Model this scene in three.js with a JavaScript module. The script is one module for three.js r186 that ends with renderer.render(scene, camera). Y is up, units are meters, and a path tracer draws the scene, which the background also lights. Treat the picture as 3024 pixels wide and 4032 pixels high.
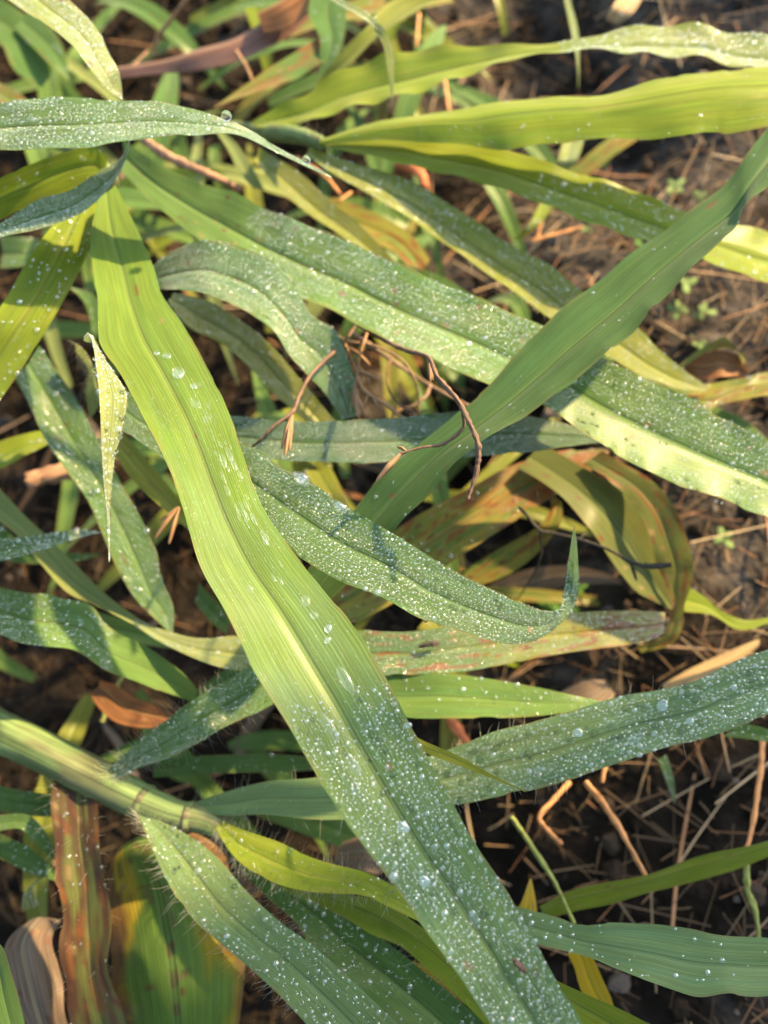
import * as THREE from 'three';
import { mergeGeometries } from 'three/addons/utils/BufferGeometryUtils.js';

// ------------------------------------------------------------------ camera, sky, sun, exposure
const scene = new THREE.Scene();
const camera = new THREE.PerspectiveCamera(66, 768 / 1024, 0.01, 200);
camera.position.set(0, 0.34, 0.12375);
camera.rotation.x = -70 * Math.PI / 180;
camera.focus = 0.2;
camera.userData.fStop = 9;
camera.updateMatrixWorld();

const SUN = new THREE.Vector3(0.60, 0.60, -0.53).normalize();
{                                                    // hazy early sky: pale round the horizon, blue overhead, warmer and brighter towards the sun
  const w = 256, h = 128, d = new Float32Array(w * h * 4);
  for (let j = 0; j < h; j++) for (let i = 0; i < w; i++) {
    const el = (j + 0.5) / h * Math.PI - Math.PI / 2, az = (i + 0.5) / w * 2 * Math.PI - Math.PI, up = Math.max(0, Math.sin(el));
    const dir = new THREE.Vector3(Math.cos(el) * Math.cos(az), Math.sin(el), Math.cos(el) * Math.sin(az));
    const f = Math.pow(1 - up, 2.2), g = Math.pow(Math.max(0, dir.dot(SUN)), 28) * 9;
    const c = [0.185 + 0.20 * f + g * 0.40, 0.28 + 0.13 * f + g * 0.33, 0.395 + 0.02 * f + g * 0.25], k = 4 * (j * w + i);
    for (let q = 0; q < 3; q++) d[k + q] = c[q] * 1.5;
    d[k + 3] = 1;
  }
  const t = new THREE.DataTexture(d, w, h, THREE.RGBAFormat, THREE.FloatType);
  t.mapping = THREE.EquirectangularReflectionMapping; t.magFilter = THREE.LinearFilter; t.needsUpdate = true;
  scene.background = t; scene.environment = t;
}
const sun = new THREE.DirectionalLight(new THREE.Color(1.0, 0.73, 0.35), 5);
sun.position.copy(SUN).multiplyScalar(3);
sun.castShadow = true;
sun.shadow.radius = 2.4;                             // the sun through morning haze
sun.shadow.mapSize.set(2048, 2048);
Object.assign(sun.shadow.camera, { left: -0.8, right: 0.8, top: 0.8, bottom: -0.8, near: 0.1, far: 8 });
scene.add(sun, sun.target);
const renderer = new THREE.WebGLRenderer({ antialias: true });
renderer.setSize(768, 1024);
renderer.shadowMap.enabled = true;
renderer.toneMapping = THREE.LinearToneMapping;
renderer.toneMappingExposure = 5.1;

// ------------------------------------------------------------------ small tools
const V = (x = 0, y = 0, z = 0) => new THREE.Vector3(x, y, z);
function rng(seed) { let a = seed >>> 0; return () => { a = (a + 0x6D2B79F5) | 0; let t = Math.imul(a ^ (a >>> 15), 1 | a); t = (t + Math.imul(t ^ (t >>> 7), 61 | t)) ^ t; return ((t ^ (t >>> 14)) >>> 0) / 4294967296; }; }
function hash2(x, y, s) { let h = Math.imul(x, 374761393) ^ Math.imul(y, 668265263) ^ Math.imul(s, 974634721); h = Math.imul(h ^ (h >>> 13), 1274126177); return ((h ^ (h >>> 16)) >>> 0) / 4294967296; }
function noise(x, y, s = 1) {
  const xi = Math.floor(x), yi = Math.floor(y); let fx = x - xi, fy = y - yi;
  fx = fx * fx * (3 - 2 * fx); fy = fy * fy * (3 - 2 * fy);
  const a = hash2(xi, yi, s), b = hash2(xi + 1, yi, s), c = hash2(xi, yi + 1, s), d = hash2(xi + 1, yi + 1, s);
  return a + (b - a) * fx + (c - a) * fy + (a - b - c + d) * fx * fy;
}
const fbm = (x, y, s, o = 4) => { let v = 0, a = 0.5, t = 0; for (let i = 0; i < o; i++) { v += a * noise(x, y, s + i); t += a; a *= 0.5; x *= 2.03; y *= 2.03; } return v / t; };
const mixc = (a, b, f) => [a[0] + (b[0] - a[0]) * f, a[1] + (b[1] - a[1]) * f, a[2] + (b[2] - a[2]) * f];
const sm = (a, b, x) => { const t = Math.min(1, Math.max(0, (x - a) / (b - a))); return t * t * (3 - 2 * t); };
const taken = {};
function numbered(n) { const k = taken[n] = (taken[n] ?? -1) + 1; return k ? `${n}_${String(k).padStart(3, '0')}` : n; }
function mark(o) { o.traverse((c) => { if (c.isMesh) { c.castShadow = true; c.receiveShadow = true; } }); return o; }
function top(o, name, label, category, group) { o.name = numbered(name); o.userData.label = label; o.userData.category = category; if (group) o.userData.group = group; scene.add(mark(o)); return o; }
function dataTex(w, h, f, srgb) {
  const d = new Uint8Array(w * h * 4);
  for (let y = 0; y < h; y++) for (let x = 0; x < w; x++) { const c = f(x, y), i = (y * w + x) * 4; for (let k = 0; k < 3; k++) d[i + k] = Math.max(0, Math.min(255, Math.round(c[k] * 255))); d[i + 3] = 255; }
  const t = new THREE.DataTexture(d, w, h, THREE.RGBAFormat);
  t.magFilter = THREE.LinearFilter; t.minFilter = THREE.LinearMipmapLinearFilter; t.generateMipmaps = true; t.wrapS = t.wrapT = THREE.RepeatWrapping;
  if (srgb) t.colorSpace = THREE.SRGBColorSpace; t.needsUpdate = true; return t;
}
// tiling noise for textures
const tn = (x, y, px, py, s) => { const xi = Math.floor(x), yi = Math.floor(y); let fx = x - xi, fy = y - yi; fx = fx * fx * (3 - 2 * fx); fy = fy * fy * (3 - 2 * fy); const w = (i, n) => ((i % n) + n) % n; const a = hash2(w(xi, px), w(yi, py), s), b = hash2(w(xi + 1, px), w(yi, py), s), c = hash2(w(xi, px), w(yi + 1, py), s), d = hash2(w(xi + 1, px), w(yi + 1, py), s); return a + (b - a) * fx + (c - a) * fy + (a - b - c + d) * fx * fy; };

// ------------------------------------------------------------------ materials
const VE = 34;                                       // veins across a leaf
const veinAt = (x, y, w, h) => {
  const u = x / w * VE + 1.6 * (tn(x / w * 14, y / h * 2, 14, 2, 5) - 0.5);
  const k = Math.floor(u), f = Math.abs(u - k - 0.5) * 2;
  const strong = k % 4 === 0 ? 1 : 0.45 + 0.3 * hash2(k, 3, 7);
  return { line: Math.pow(1 - f, 1.6) * strong, streak: tn(x / w * 90, y / h * 4, 90, 4, 11) * 0.6 + tn(x / w * 36, y / h * 7, 36, 7, 12) * 0.4, fine: tn(x / w * 180, y / h * 40, 180, 40, 13) };
};
const veinMap = dataTex(512, 256, (x, y) => { const v = veinAt(x, y, 512, 256); const g = 0.81 + 0.09 * v.line + 0.17 * (v.streak - 0.5) + 0.05 * (v.fine - 0.5); return [g * 1.0, g, g * 0.97]; }, true);
const veinBump = dataTex(512, 256, (x, y) => { const v = veinAt(x, y, 512, 256); const g = 0.35 + 0.5 * v.line + 0.12 * v.fine; return [g, g, g]; });
const fibreMap = dataTex(256, 256, (x, y) => { const g = 0.62 + 0.3 * tn(x / 256 * 60, y / 256 * 4, 60, 4, 31) + 0.16 * (tn(x / 256 * 24, y / 256 * 12, 24, 12, 32) - 0.5); return [g, g, g]; }, true);
const leafMat = new THREE.MeshPhysicalMaterial({ name: 'leaf', vertexColors: true, map: veinMap, bumpMap: veinBump, bumpScale: 0.00011, roughness: 1, specularIntensity: 0.14, transmission: 0.48, thickness: 0, clearcoat: 0.15, clearcoatRoughness: 0.3, side: THREE.DoubleSide });
const dryMat = new THREE.MeshPhysicalMaterial({ name: 'dry_leaf', vertexColors: true, map: fibreMap, bumpMap: fibreMap, bumpScale: 0.0002, roughness: 1, specularIntensity: 0.2, transmission: 0.25, thickness: 0, clearcoat: 0.1, clearcoatRoughness: 0.4, side: THREE.DoubleSide });
const ribMat = new THREE.MeshPhysicalMaterial({ name: 'midrib', vertexColors: true, specularIntensity: 0.15, roughness: 1, transmission: 0.4, thickness: 0, clearcoat: 0.04, clearcoatRoughness: 0.4, side: THREE.DoubleSide });
const stemMat = new THREE.MeshPhysicalMaterial({ name: 'stem', vertexColors: true, map: fibreMap, bumpMap: veinBump, bumpScale: 0.00008, roughness: 0.7, specularIntensity: 0.3, clearcoat: 0.08, clearcoatRoughness: 0.35 });
const twigMat = new THREE.MeshPhysicalMaterial({ name: 'twig', vertexColors: true, roughness: 0.8, specularIntensity: 0.4 });
const waterFine = new THREE.MeshPhysicalMaterial({ name: 'dew', color: 0xffffff, transmission: 0.988, thickness: 0, roughness: 0.07, ior: 2.0 });
const waterDrop = new THREE.MeshPhysicalMaterial({ name: 'drop', color: 0xffffff, transmission: 0.99, thickness: 0, roughness: 0.05, ior: 1.8 });
const waterFilm = new THREE.MeshPhysicalMaterial({ name: 'film', color: 0xffffff, transmission: 0.995, thickness: 0, roughness: 0.05, ior: 1.36 });
const water = new THREE.MeshPhysicalMaterial({ name: 'water', color: 0xffffff, transmission: 1, thickness: 0.001, roughness: 0.0, ior: 1.33 });
const hairMat = new THREE.MeshPhysicalMaterial({ name: 'hair', color: new THREE.Color(0.92, 0.93, 0.86), roughness: 1, transmission: 0.25, thickness: 0 });

const PAL = {
  mainc: [0.142, 0.225, 0.034], wax: [0.165, 0.255, 0.105], dull: [0.125, 0.145, 0.042], lime: [0.20, 0.265, 0.02], green: [0.125, 0.22, 0.055], deep: [0.092, 0.18, 0.045], blue: [0.105, 0.185, 0.06], teal: [0.066, 0.128, 0.052], dark: [0.064, 0.132, 0.038], citron: [0.38, 0.40, 0.05], olive: [0.20, 0.225, 0.035], pale: [0.24, 0.29, 0.10],  // skylight painted into the wax green, shade into teal and dark
  sick: [0.25, 0.23, 0.045], rust: [0.23, 0.10, 0.04], purple: [0.20, 0.105, 0.085], gold: [0.55, 0.38, 0.02], straw: [0.42, 0.28, 0.14], dying: [0.20, 0.15, 0.05],
  patch: [0.14, 0.23, 0.04], greydead: [0.20, 0.14, 0.10], stem: [0.145, 0.205, 0.075], twig: [0.085, 0.05, 0.034], strawtwig: [0.21, 0.115, 0.06], twigdull: [0.16, 0.10, 0.07],
  blacktwig: [0.028, 0.024, 0.02], orangestraw: [0.42, 0.19, 0.075], redstraw: [0.40, 0.12, 0.05], brownstem: [0.22, 0.12, 0.075], greenstalk: [0.20, 0.22, 0.06],
};
const DRY = { rust: 1, purple: 1, straw: 1, greydead: 1 };

// ------------------------------------------------------------------ leaves, tubes, beads, hairs
function cr(p, i, f) {                               // Catmull-Rom on an array of Vector3
  const n = p.length, a = p[Math.max(0, i - 1)], b = p[i], c = p[Math.min(n - 1, i + 1)], d = p[Math.min(n - 1, i + 2)];
  const f2 = f * f, f3 = f2 * f, o = V();
  for (const k of ['x', 'y', 'z']) o[k] = 0.5 * (2 * b[k] + (c[k] - a[k]) * f + (2 * a[k] - 5 * b[k] + 4 * c[k] - d[k]) * f2 + (3 * b[k] - a[k] - 3 * c[k] + d[k]) * f3);
  return o;
}
const DROP = (() => {                                // a sessile drop: flat foot, round shoulder, foot sunk into the leaf
  const pts = [[0, -0.16], [0.9, -0.16], [0.985, 0.05], [1, 0.2], [0.95, 0.4], [0.82, 0.58], [0.6, 0.71], [0.32, 0.785], [0, 0.81]].map((q) => new THREE.Vector2(q[0], q[1]));
  return (seg) => { const g = new THREE.LatheGeometry(pts, seg); g.computeVertexNormals(); return g; };
})();
const dropFine = (() => { const pts = [[1, -0.1], [1, 0.15], [0.86, 0.48], [0.5, 0.7], [0, 0.78]].map((q) => new THREE.Vector2(q[0], q[1])); const g = new THREE.LatheGeometry(pts, 8); g.computeVertexNormals(); return g; })();
const dropBig = [0, 1, 2, 3].map((k) => {
  const g = DROP(20), p = g.attributes.position, r = rng(77 + k), a1 = r() * 6, a2 = r() * 6;
  for (let i = 0; i < p.count; i++) { const x = p.getX(i), z = p.getZ(i), a = Math.atan2(z, x), s = 1 + 0.08 * Math.sin(2 * a + a1) + 0.05 * Math.sin(3 * a + a2); p.setX(i, x * s); p.setZ(i, z * s); }
  g.computeVertexNormals(); return g;
});
const beadGeo = new THREE.SphereGeometry(1, 28, 20);

function strands(list, mat, parent, name, origin) {  // list of [root, direction, length, radius, bend]
  const pos = [], nor = [], idx = [];
  for (const [o, d, len, rad, bend] of list) {
    const q = V(0.3, 1, 0.2).cross(d).normalize(), w = q.clone().cross(d).normalize();
    const n = 3, b0 = pos.length / 3;
    for (let j = 0; j <= n; j++) {
      const f = j / n, c = o.clone().addScaledVector(d, len * f).addScaledVector(bend, len * f * f), r = rad * (1 - 0.85 * f);
      for (let k = 0; k < 3; k++) { const a = k * 2.0944, e = q.clone().multiplyScalar(Math.cos(a)).addScaledVector(w, Math.sin(a)); pos.push(c.x + e.x * r - origin.x, c.y + e.y * r - origin.y, c.z + e.z * r - origin.z); nor.push(e.x, e.y, e.z); }
      if (j) for (let k = 0; k < 3; k++) { const a = b0 + (j - 1) * 3 + k, b = b0 + (j - 1) * 3 + (k + 1) % 3; idx.push(a, b, a + 3, b, b + 3, a + 3); }
    }
  }
  const g = new THREE.BufferGeometry();
  g.setAttribute('position', new THREE.Float32BufferAttribute(pos, 3)); g.setAttribute('normal', new THREE.Float32BufferAttribute(nor, 3)); g.setIndex(idx);
  const m = new THREE.Mesh(g, mat); m.name = name; m.userData.kind = 'stuff'; parent.add(m); return m;
}

const BLADE = {};                                    // key -> last built blade, for beads that sit on it
let leafSeed = 100;
function leaf(root, name, nums, o) {
  const R = rng(leafSeed += 17), ns = leafSeed;
  const A = [], B = [];
  for (let i = 0; i < nums.length; i += 6) { A.push(V(nums[i], nums[i + 1], nums[i + 2]).multiplyScalar(1e-4)); B.push(V(nums[i + 3], nums[i + 4], nums[i + 5]).multiplyScalar(1e-4)); }
  const seg = A.length - 1, per = o.bg ? 5 : o.hi ? 16 : 9, rows = seg * per + 1, half = o.bg ? 3 : o.hi ? 9 : 6;
  const origin = A[0].clone().add(B[0]).multiplyScalar(0.5);
  const rw = [];
  let len = 0;
  for (let r = 0; r < rows; r++) {
    const i = Math.min(seg - 1, Math.floor(r / per)), f = r / per - i;
    const a = cr(A, i, f), b = cr(B, i, f), c = a.clone().add(b).multiplyScalar(0.5);
    if (r) len += c.distanceTo(rw[r - 1].c);
    rw.push({ a, b, c, s: len, w: a.distanceTo(b) });
  }
  let prev = null;
  for (let r = 0; r < rows; r++) {
    const q = rw[r], t = rw[Math.min(rows - 1, r + 1)].c.clone().sub(rw[Math.max(0, r - 1)].c).normalize();
    const ac = q.b.clone().sub(q.a);
    let n = ac.clone().cross(t);
    if (n.length() < 1e-9) n = prev ? prev.clone() : V(0, 1, 0);
    n.normalize();
    if (prev ? n.dot(prev) < 0 : n.y < 0) n.negate();
    q.n = n; q.t = t; prev = n;
  }
  for (let k = 0; k < 3; k++) for (let r = 1; r < rows - 1; r++) rw[r].n.add(rw[r - 1].n).add(rw[r + 1].n).normalize();
  const keel = o.keel ?? 0.1, wav = o.wav ?? 0.012, ph = R() * 6, ph2 = R() * 6, RIB = 0.07;
  const wl = 0.018 + 0.012 * R();
  function at(r, t) {                                // r row (float), t -1..1 across
    const i = Math.min(rows - 2, Math.max(0, Math.floor(r))), f = r - i, q = rw[i], e = rw[i + 1];
    const a = q.a.clone().lerp(e.a, f), b = q.b.clone().lerp(e.b, f), n = q.n.clone().lerp(e.n, f).normalize(), w = q.w + (e.w - q.w) * f, s = q.s + (e.s - q.s) * f;
    const m = Math.abs(t), nk = o.bg ? 0 : 0.02 * noise(s * 260, t > 0 ? 3 : 9, ns + 80) + (o.nick ?? 0.06) * sm(0.82, 0.92, noise(s * 95, t > 0 ? 31 : 17, ns + 81)) * m;
    let d = keel * (Math.pow(m, 1.35) - 1) - 0.05 * (1 - m * m) * Math.sign(keel) * -0.6;
    d += wav * m * m * (t > 0 ? Math.sin(s / wl * 6.283 + ph) : Math.sin(s / wl * 5.1 + ph2));
    if (m < RIB * 2) d -= 0.022 * (1 - m / (RIB * 2));
    return { p: a.lerp(b, (t * (1 - nk) + 1) / 2).addScaledVector(n, d * w), n, s, w };
  }
  const base = PAL[o.c], tip = o.c2 ? PAL[o.c2] : base;
  const spots = [];
  for (let k = 0; k < (o.spots ?? 0); k++) spots.push({ s: R() * len, t: (R() * 2 - 1) * 0.95, l: 0.0006 + 0.0022 * R() * R(), w: 0.0003 + 0.0007 * R() * R(), c: R() < 0.7 ? [0.16, 0.05, 0.03] : [0.30, 0.2, 0.1], k: 0.5 + 0.5 * R() });
  function tint(s, t, w) {
    const f = s / len;
    let c = mixc(base, tip, sm(0.25, 0.95, f + 0.25 * (noise(s * 90, t * 2, ns) - 0.5)));
    const n1 = fbm(s * 60, t * 3.5 + 7, ns, 3), n2 = noise(s * 25, t * 9, ns + 5);
    const k = 0.78 + 0.44 * n1;
    c = [c[0] * k * (0.9 + 0.2 * n2), c[1] * k, c[2] * k * (1.1 - 0.2 * n2)];
    if (o.c === 'patch') {
      const e = Math.abs(t) + 0.7 * (fbm(s * 50, t * 3, ns + 9, 3) - 0.5), u = fbm(s * 120, t * 14, ns + 3, 3);
      c = mixc(c, [0.42, 0.32, 0.03], sm(0.42, 0.62, e + 0.3 * (0.3 - f))); c = mixc(c, [0.17, 0.09, 0.035], sm(0.66, 0.8, e)); c = mixc(c, [0.12, 0.07, 0.04], sm(0.62, 0.72, u) * 0.7);
    } else if (o.c === 'dying') {
      const u = fbm(s * 70, t * 8, ns + 9, 4); c = mixc([0.15, 0.17, 0.05], [0.085, 0.04, 0.025], sm(0.30, 0.7, u + 0.18 * Math.abs(t) - 0.05)); c = mixc(c, [0.22, 0.075, 0.025], sm(0.66, 0.8, noise(s * 160, t * 6, ns + 4)) * 0.7);
    } else if (o.c === 'sick' || o.c2 === 'sick' || o.c2 === 'rust') {
      const u = fbm(s * 80, t * 7, ns + 9, 4); c = mixc(c, [0.11, 0.2, 0.04], sm(0.5, 0.66, u) * (o.c === 'sick' ? 0.8 : 0)); c = mixc(c, [0.24, 0.08, 0.03], sm(0.56, 0.68, fbm(s * 110, t * 5, ns + 19, 3) + 0.14 * (f - 0.5)) * 0.85);
    } else if (o.c === 'olive' || o.c === 'lime') {
      c = mixc(c, [0.32, 0.30, 0.06], sm(0.6, 0.8, fbm(s * 45, t * 6, ns + 29, 3)) * 0.5);
    }
    if (!DRY[o.c]) c = mixc(c, [0.30, 0.16, 0.06], sm(0.93, 1, Math.abs(t)) * sm(0.45, 0.7, noise(s * 140, 3, ns + 41)) * 0.3);
    for (const q of spots) { const ds = (s - q.s) / q.l, dt = (t - q.t) * w / 2 / q.w, d = ds * ds + dt * dt; if (d < 1.4) c = mixc(c, q.c, q.k * (1 - sm(0.6, 1.4, d))); }
    return c;
  }
  const ts = []; for (let k = 0; k <= half; k++) ts.push(-1 + (1 - RIB) * k / half);
  const lam = { pos: [], col: [], uv: [], idx: [] }, rib = { pos: [], col: [], uv: [], idx: [] };
  function patch(out, cols, colour) {
    const b0 = out.pos.length / 3;
    for (let r = 0; r < rows; r++) for (const t of cols) {
      const q = at(r, t), c = colour(q.s, t, q.w);
      out.pos.push(q.p.x - origin.x, q.p.y - origin.y, q.p.z - origin.z); out.col.push(...c); out.uv.push((t + 1) / 2, q.s / 0.09);
    }
    const n = cols.length;
    for (let r = 0; r < rows - 1; r++) for (let k = 0; k < n - 1; k++) { const a = b0 + r * n + k, b = a + 1, c = a + n, d = c + 1; out.idx.push(a, b, c, b, d, c); }
  }
  patch(lam, ts, tint);
  patch(lam, ts.map((t) => -t).reverse(), tint);
  const ribc = DRY[o.c] ? 0.85 : 0.45;
  patch(rib, [-RIB, -RIB * 0.75, -RIB / 3, 0, RIB / 3, RIB * 0.75, RIB], (s, t, w) => { const c = tint(s, t * 0.2, w), e = Math.abs(t) > RIB * 0.9 ? 0.34 : Math.abs(t) < RIB * 0.1 ? 0.14 : 0; return mixc(c.map((x) => x * ribc), [0.30, 0.36, 0.16], DRY[o.c] ? 0.1 : e); });
  const geo = (d) => { const g = new THREE.BufferGeometry(); g.setAttribute('position', new THREE.Float32BufferAttribute(d.pos, 3)); g.setAttribute('color', new THREE.Float32BufferAttribute(d.col, 3)); g.setAttribute('uv', new THREE.Float32BufferAttribute(d.uv, 2)); g.setIndex(d.idx); g.computeVertexNormals(); return g; };
  const m = new THREE.Mesh(geo(lam), DRY[o.c] ? dryMat : leafMat);
  m.name = name; m.position.copy(origin); if (o.label) m.userData.label = o.label;
  if (root) m.position.sub(root.position), root.add(m);
  const rm = new THREE.Mesh(geo(rib), ribMat); rm.name = 'midrib'; m.add(rm);
  // dew: no two drops overlap; larger ones first
  if (o.dew) {
    const D = o.dew, grid = new Map(), cell = 0.0012, lo = D.rng?.[0] ?? 0, hi = D.rng?.[1] ?? 1;
    const key = (x, y) => x * 4096 + y;
    const free = (x, y, r) => { const cx = Math.floor(x / cell), cy = Math.floor(y / cell); for (let i = -2; i <= 2; i++) for (let j = -2; j <= 2; j++) for (const q of grid.get(key(cx + i, cy + j)) ?? []) if (Math.hypot(q[0] - x, q[1] - y) < (q[2] + r) * 0.98) return false; return true; };
    const put = (x, y, r) => { const k = key(Math.floor(x / cell), Math.floor(y / cell)); if (!grid.has(k)) grid.set(k, []); grid.get(k).push([x, y, r]); };
    const up = V(0, 1, 0), mats = [];
    const want = (D.big ?? 0);
    for (let pass = 0; pass < 2; pass++) {
      const count = pass ? D.n : want; let made = 0;
      for (let tries = 0; made < count && tries < count * 9 + 20; tries++) {
        const f = lo + (hi - lo) * R(), row = f * (rows - 1); let t = (R() * 2 - 1) * 0.97;
        if (D.edge && R() < 0.5) t = Math.sign(t) * (0.9 + 0.09 * R());
        if (Math.abs(t) < RIB * 1.6 && R() < 0.9) continue;
        const q = at(row, t);
        const clump = fbm(q.s * 85, t * 2.2 + 3, ns + 60, 3);
        if (R() > sm(0.26, 0.48, clump) * 0.9 + 0.1) continue;
        if (sm(0, 0.08, f - lo) < R()) continue;
        const g = R() + R() + R() - 1.5;
        const r = (pass ? D.r * 2.0 * Math.exp(1.0 * g) * (0.7 + 0.5 * clump) : D.bigr * Math.exp(0.4 * g)) * 1e-3;
        if (r > q.w * 0.2 || !free(q.s, t * q.w / 2, r)) continue;
        put(q.s, t * q.w / 2, r); made++;
        const e = at(Math.min(rows - 1, row + 0.3), t).p.sub(q.p), a2 = at(row, t + 0.02).p.sub(q.p);
        const n = e.clone().cross(a2).normalize(); if (n.dot(q.n) < 0) n.negate();
        const Q = new THREE.Quaternion().setFromUnitVectors(up, n), spin = new THREE.Quaternion().setFromAxisAngle(up, R() * 6.283), h = (pass ? 0.8 : 0.62) + 0.35 * R();
        const px = q.p.clone().sub(origin);
        if (pass) mats.push(new THREE.Matrix4().compose(px, Q.multiply(spin), V(r, r * h, r)));
        else { const d = new THREE.Mesh(dropBig[Math.floor(R() * 4)], R() < 0.3 ? water : waterDrop); d.name = 'dew_drop'; d.position.copy(px); d.quaternion.copy(Q.multiply(spin)); d.scale.set(r * (1 + 0.25 * R()), r * h, r); m.add(d); }
      }
    }
    if (D.mist) for (let k = 0; k < D.mist[0]; k++) {   // sparkling micro drops
      const row = (D.mist[1] + (D.mist[2] - D.mist[1]) * R()) * (rows - 1), t = D.mist[3] + (D.mist[4] - D.mist[3]) * Math.pow(R(), 1.3), q = at(row, t), r = (0.07 + 0.10 * R()) * 1e-3;
      if (fbm(q.s * 200, t * 9, ns + 70, 2) < 0.46) continue;
      mats.push(new THREE.Matrix4().compose(q.p.clone().sub(origin), new THREE.Quaternion().setFromUnitVectors(up, q.n), V(r, r, r)));
    }
    for (const [f, t, rr, long] of D.pools ?? []) {      // single large flat drops
      const row = f * (rows - 1), i = Math.floor(row), q = at(row, t), z = rw[i].t.clone(), y = q.n.clone().addScaledVector(z, -q.n.dot(z)).normalize(), x = y.clone().cross(z), d = new THREE.Mesh(dropBig[Math.floor(R() * 4)], long > 1.25 ? waterFilm : waterDrop);
      d.name = 'dew_drop'; d.quaternion.setFromRotationMatrix(new THREE.Matrix4().makeBasis(x, y, z)); d.position.copy(q.p).sub(origin); d.scale.set(rr * 1e-3, rr * 0.55e-3 / Math.sqrt(long), rr * long * 1e-3); m.add(d);
    }
    if (D.film) for (let k = 0; k < D.film[0]; k++) {   // run-together water lying along the veins
      const row = (D.film[1] + (D.film[2] - D.film[1]) * R()) * (rows - 1), i = Math.floor(row), t = D.film[3] + (D.film[4] - D.film[3]) * R(), q = at(row, t), l = (0.6 + 1.6 * R() * R()) * 1e-3;
      const z = rw[i].t.clone(), y = q.n.clone().addScaledVector(z, -q.n.dot(z)).normalize(), x = y.clone().cross(z), d = new THREE.Mesh(dropBig[k % 4], waterFilm);
      d.name = 'dew_drop'; d.quaternion.setFromRotationMatrix(new THREE.Matrix4().makeBasis(x, y, z)); d.position.copy(q.p).sub(origin); d.scale.set(l * (0.3 + 0.25 * R()), l * (0.14 + 0.12 * R()), l * (1 + 0.8 * R())); m.add(d);
    }
    if (mats.length) { const im = new THREE.InstancedMesh(dropFine, waterFine, mats.length); mats.forEach((x, i) => im.setMatrixAt(i, x)); im.name = 'fine_dew'; im.userData.kind = 'stuff'; m.add(im); }
  }
  if (o.hairs) {
    const list = [];
    for (let k = 0; k < o.hairs * 2; k++) {
      const f = Math.pow(R(), 1.6) * 0.75, edge = R() < 0.7, t = edge ? (R() < 0.5 ? -1 : 1) : R() * 1.8 - 0.9, q = at(f * (rows - 1), t), i = Math.round(f * (rows - 1));
      const d = q.n.clone().multiplyScalar(edge ? 0.5 : 1).addScaledVector(rw[i].b.clone().sub(rw[i].a).normalize(), edge ? t * 0.9 : R() - 0.5).addScaledVector(rw[i].t, R() * 0.7 - 0.1).normalize();
      list.push([q.p, d, 0.0022 + 0.0042 * R(), 0.00006, V(R() - 0.5, -0.3 - 0.3 * R(), R() - 0.5).multiplyScalar(0.5)]);
    }
    strands(list, hairMat, m, 'hairs', origin);
  }
  return m;
}

function tubeGeo(pts, radii, tintf, origin, rad = 9, per = 6, wob = 0) {
  const n = (pts.length - 1) * per + 1, pos = [], col = [], uv = [], idx = [];
  const c = []; for (let i = 0; i < n; i++) { const k = Math.min(pts.length - 2, Math.floor(i / per)); c.push(cr(pts, k, i / per - k)); }
  let N = null, s = 0;
  for (let i = 0; i < n; i++) {
    const t = c[Math.min(n - 1, i + 1)].clone().sub(c[Math.max(0, i - 1)]).normalize();
    if (!N) N = Math.abs(t.y) < 0.9 ? V(0, 1, 0) : V(1, 0, 0);
    N.addScaledVector(t, -N.dot(t)).normalize(); const Bn = t.clone().cross(N);
    if (i) s += c[i].distanceTo(c[i - 1]);
    const f = i / (n - 1) * (radii.length - 1), k = Math.min(radii.length - 2, Math.floor(f)), r0 = radii.length > 1 ? radii[k] + (radii[k + 1] - radii[k]) * (f - k) : radii[0];
    for (let j = 0; j <= rad; j++) {
      const a = j / rad * 6.2832, r = r0 * 1e-3 * (1 + wob * (noise(i * 0.7, (j % rad) * 1.3, 5) - 0.5) + wob * 0.9 * (noise(i * 0.31, 4, Math.round(r0 * 900)) - 0.5)), d = N.clone().multiplyScalar(Math.cos(a)).addScaledVector(Bn, Math.sin(a));
      pos.push(c[i].x + d.x * r - origin.x, c[i].y + d.y * r - origin.y, c[i].z + d.z * r - origin.z); col.push(...tintf(i / (n - 1), j / rad, s)); uv.push(j / rad, s / 0.09);
    }
  }
  const w = rad + 1;
  for (let i = 0; i < n - 1; i++) for (let j = 0; j < rad; j++) { const a = i * w + j; idx.push(a, a + 1, a + w, a + 1, a + w + 1, a + w); }
  for (const [b, flip] of [[0, 1], [(n - 1) * w, 0]]) for (let j = 1; j < rad - 1; j++) flip ? idx.push(b, b + j + 1, b + j) : idx.push(b, b + j, b + j + 1);
  const g = new THREE.BufferGeometry();
  g.setAttribute('position', new THREE.Float32BufferAttribute(pos, 3)); g.setAttribute('color', new THREE.Float32BufferAttribute(col, 3)); g.setAttribute('uv', new THREE.Float32BufferAttribute(uv, 2)); g.setIndex(idx); g.computeVertexNormals();
  return g;
}
const vec3s = (nums) => { const p = []; for (let i = 0; i < nums.length; i += 3) p.push(V(nums[i], nums[i + 1], nums[i + 2]).multiplyScalar(1e-4)); return p; };
const barkTint = (key, sd) => (f, a, s) => { const b = PAL[key], k = 0.6 + 0.8 * fbm(s * 260, a * 4, sd, 3), d = sm(0.62, 0.75, noise(s * 420, a * 3, sd + 8)); return mixc(b.map((x) => x * k), [0.05, 0.03, 0.02], d * 0.5); };
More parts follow.
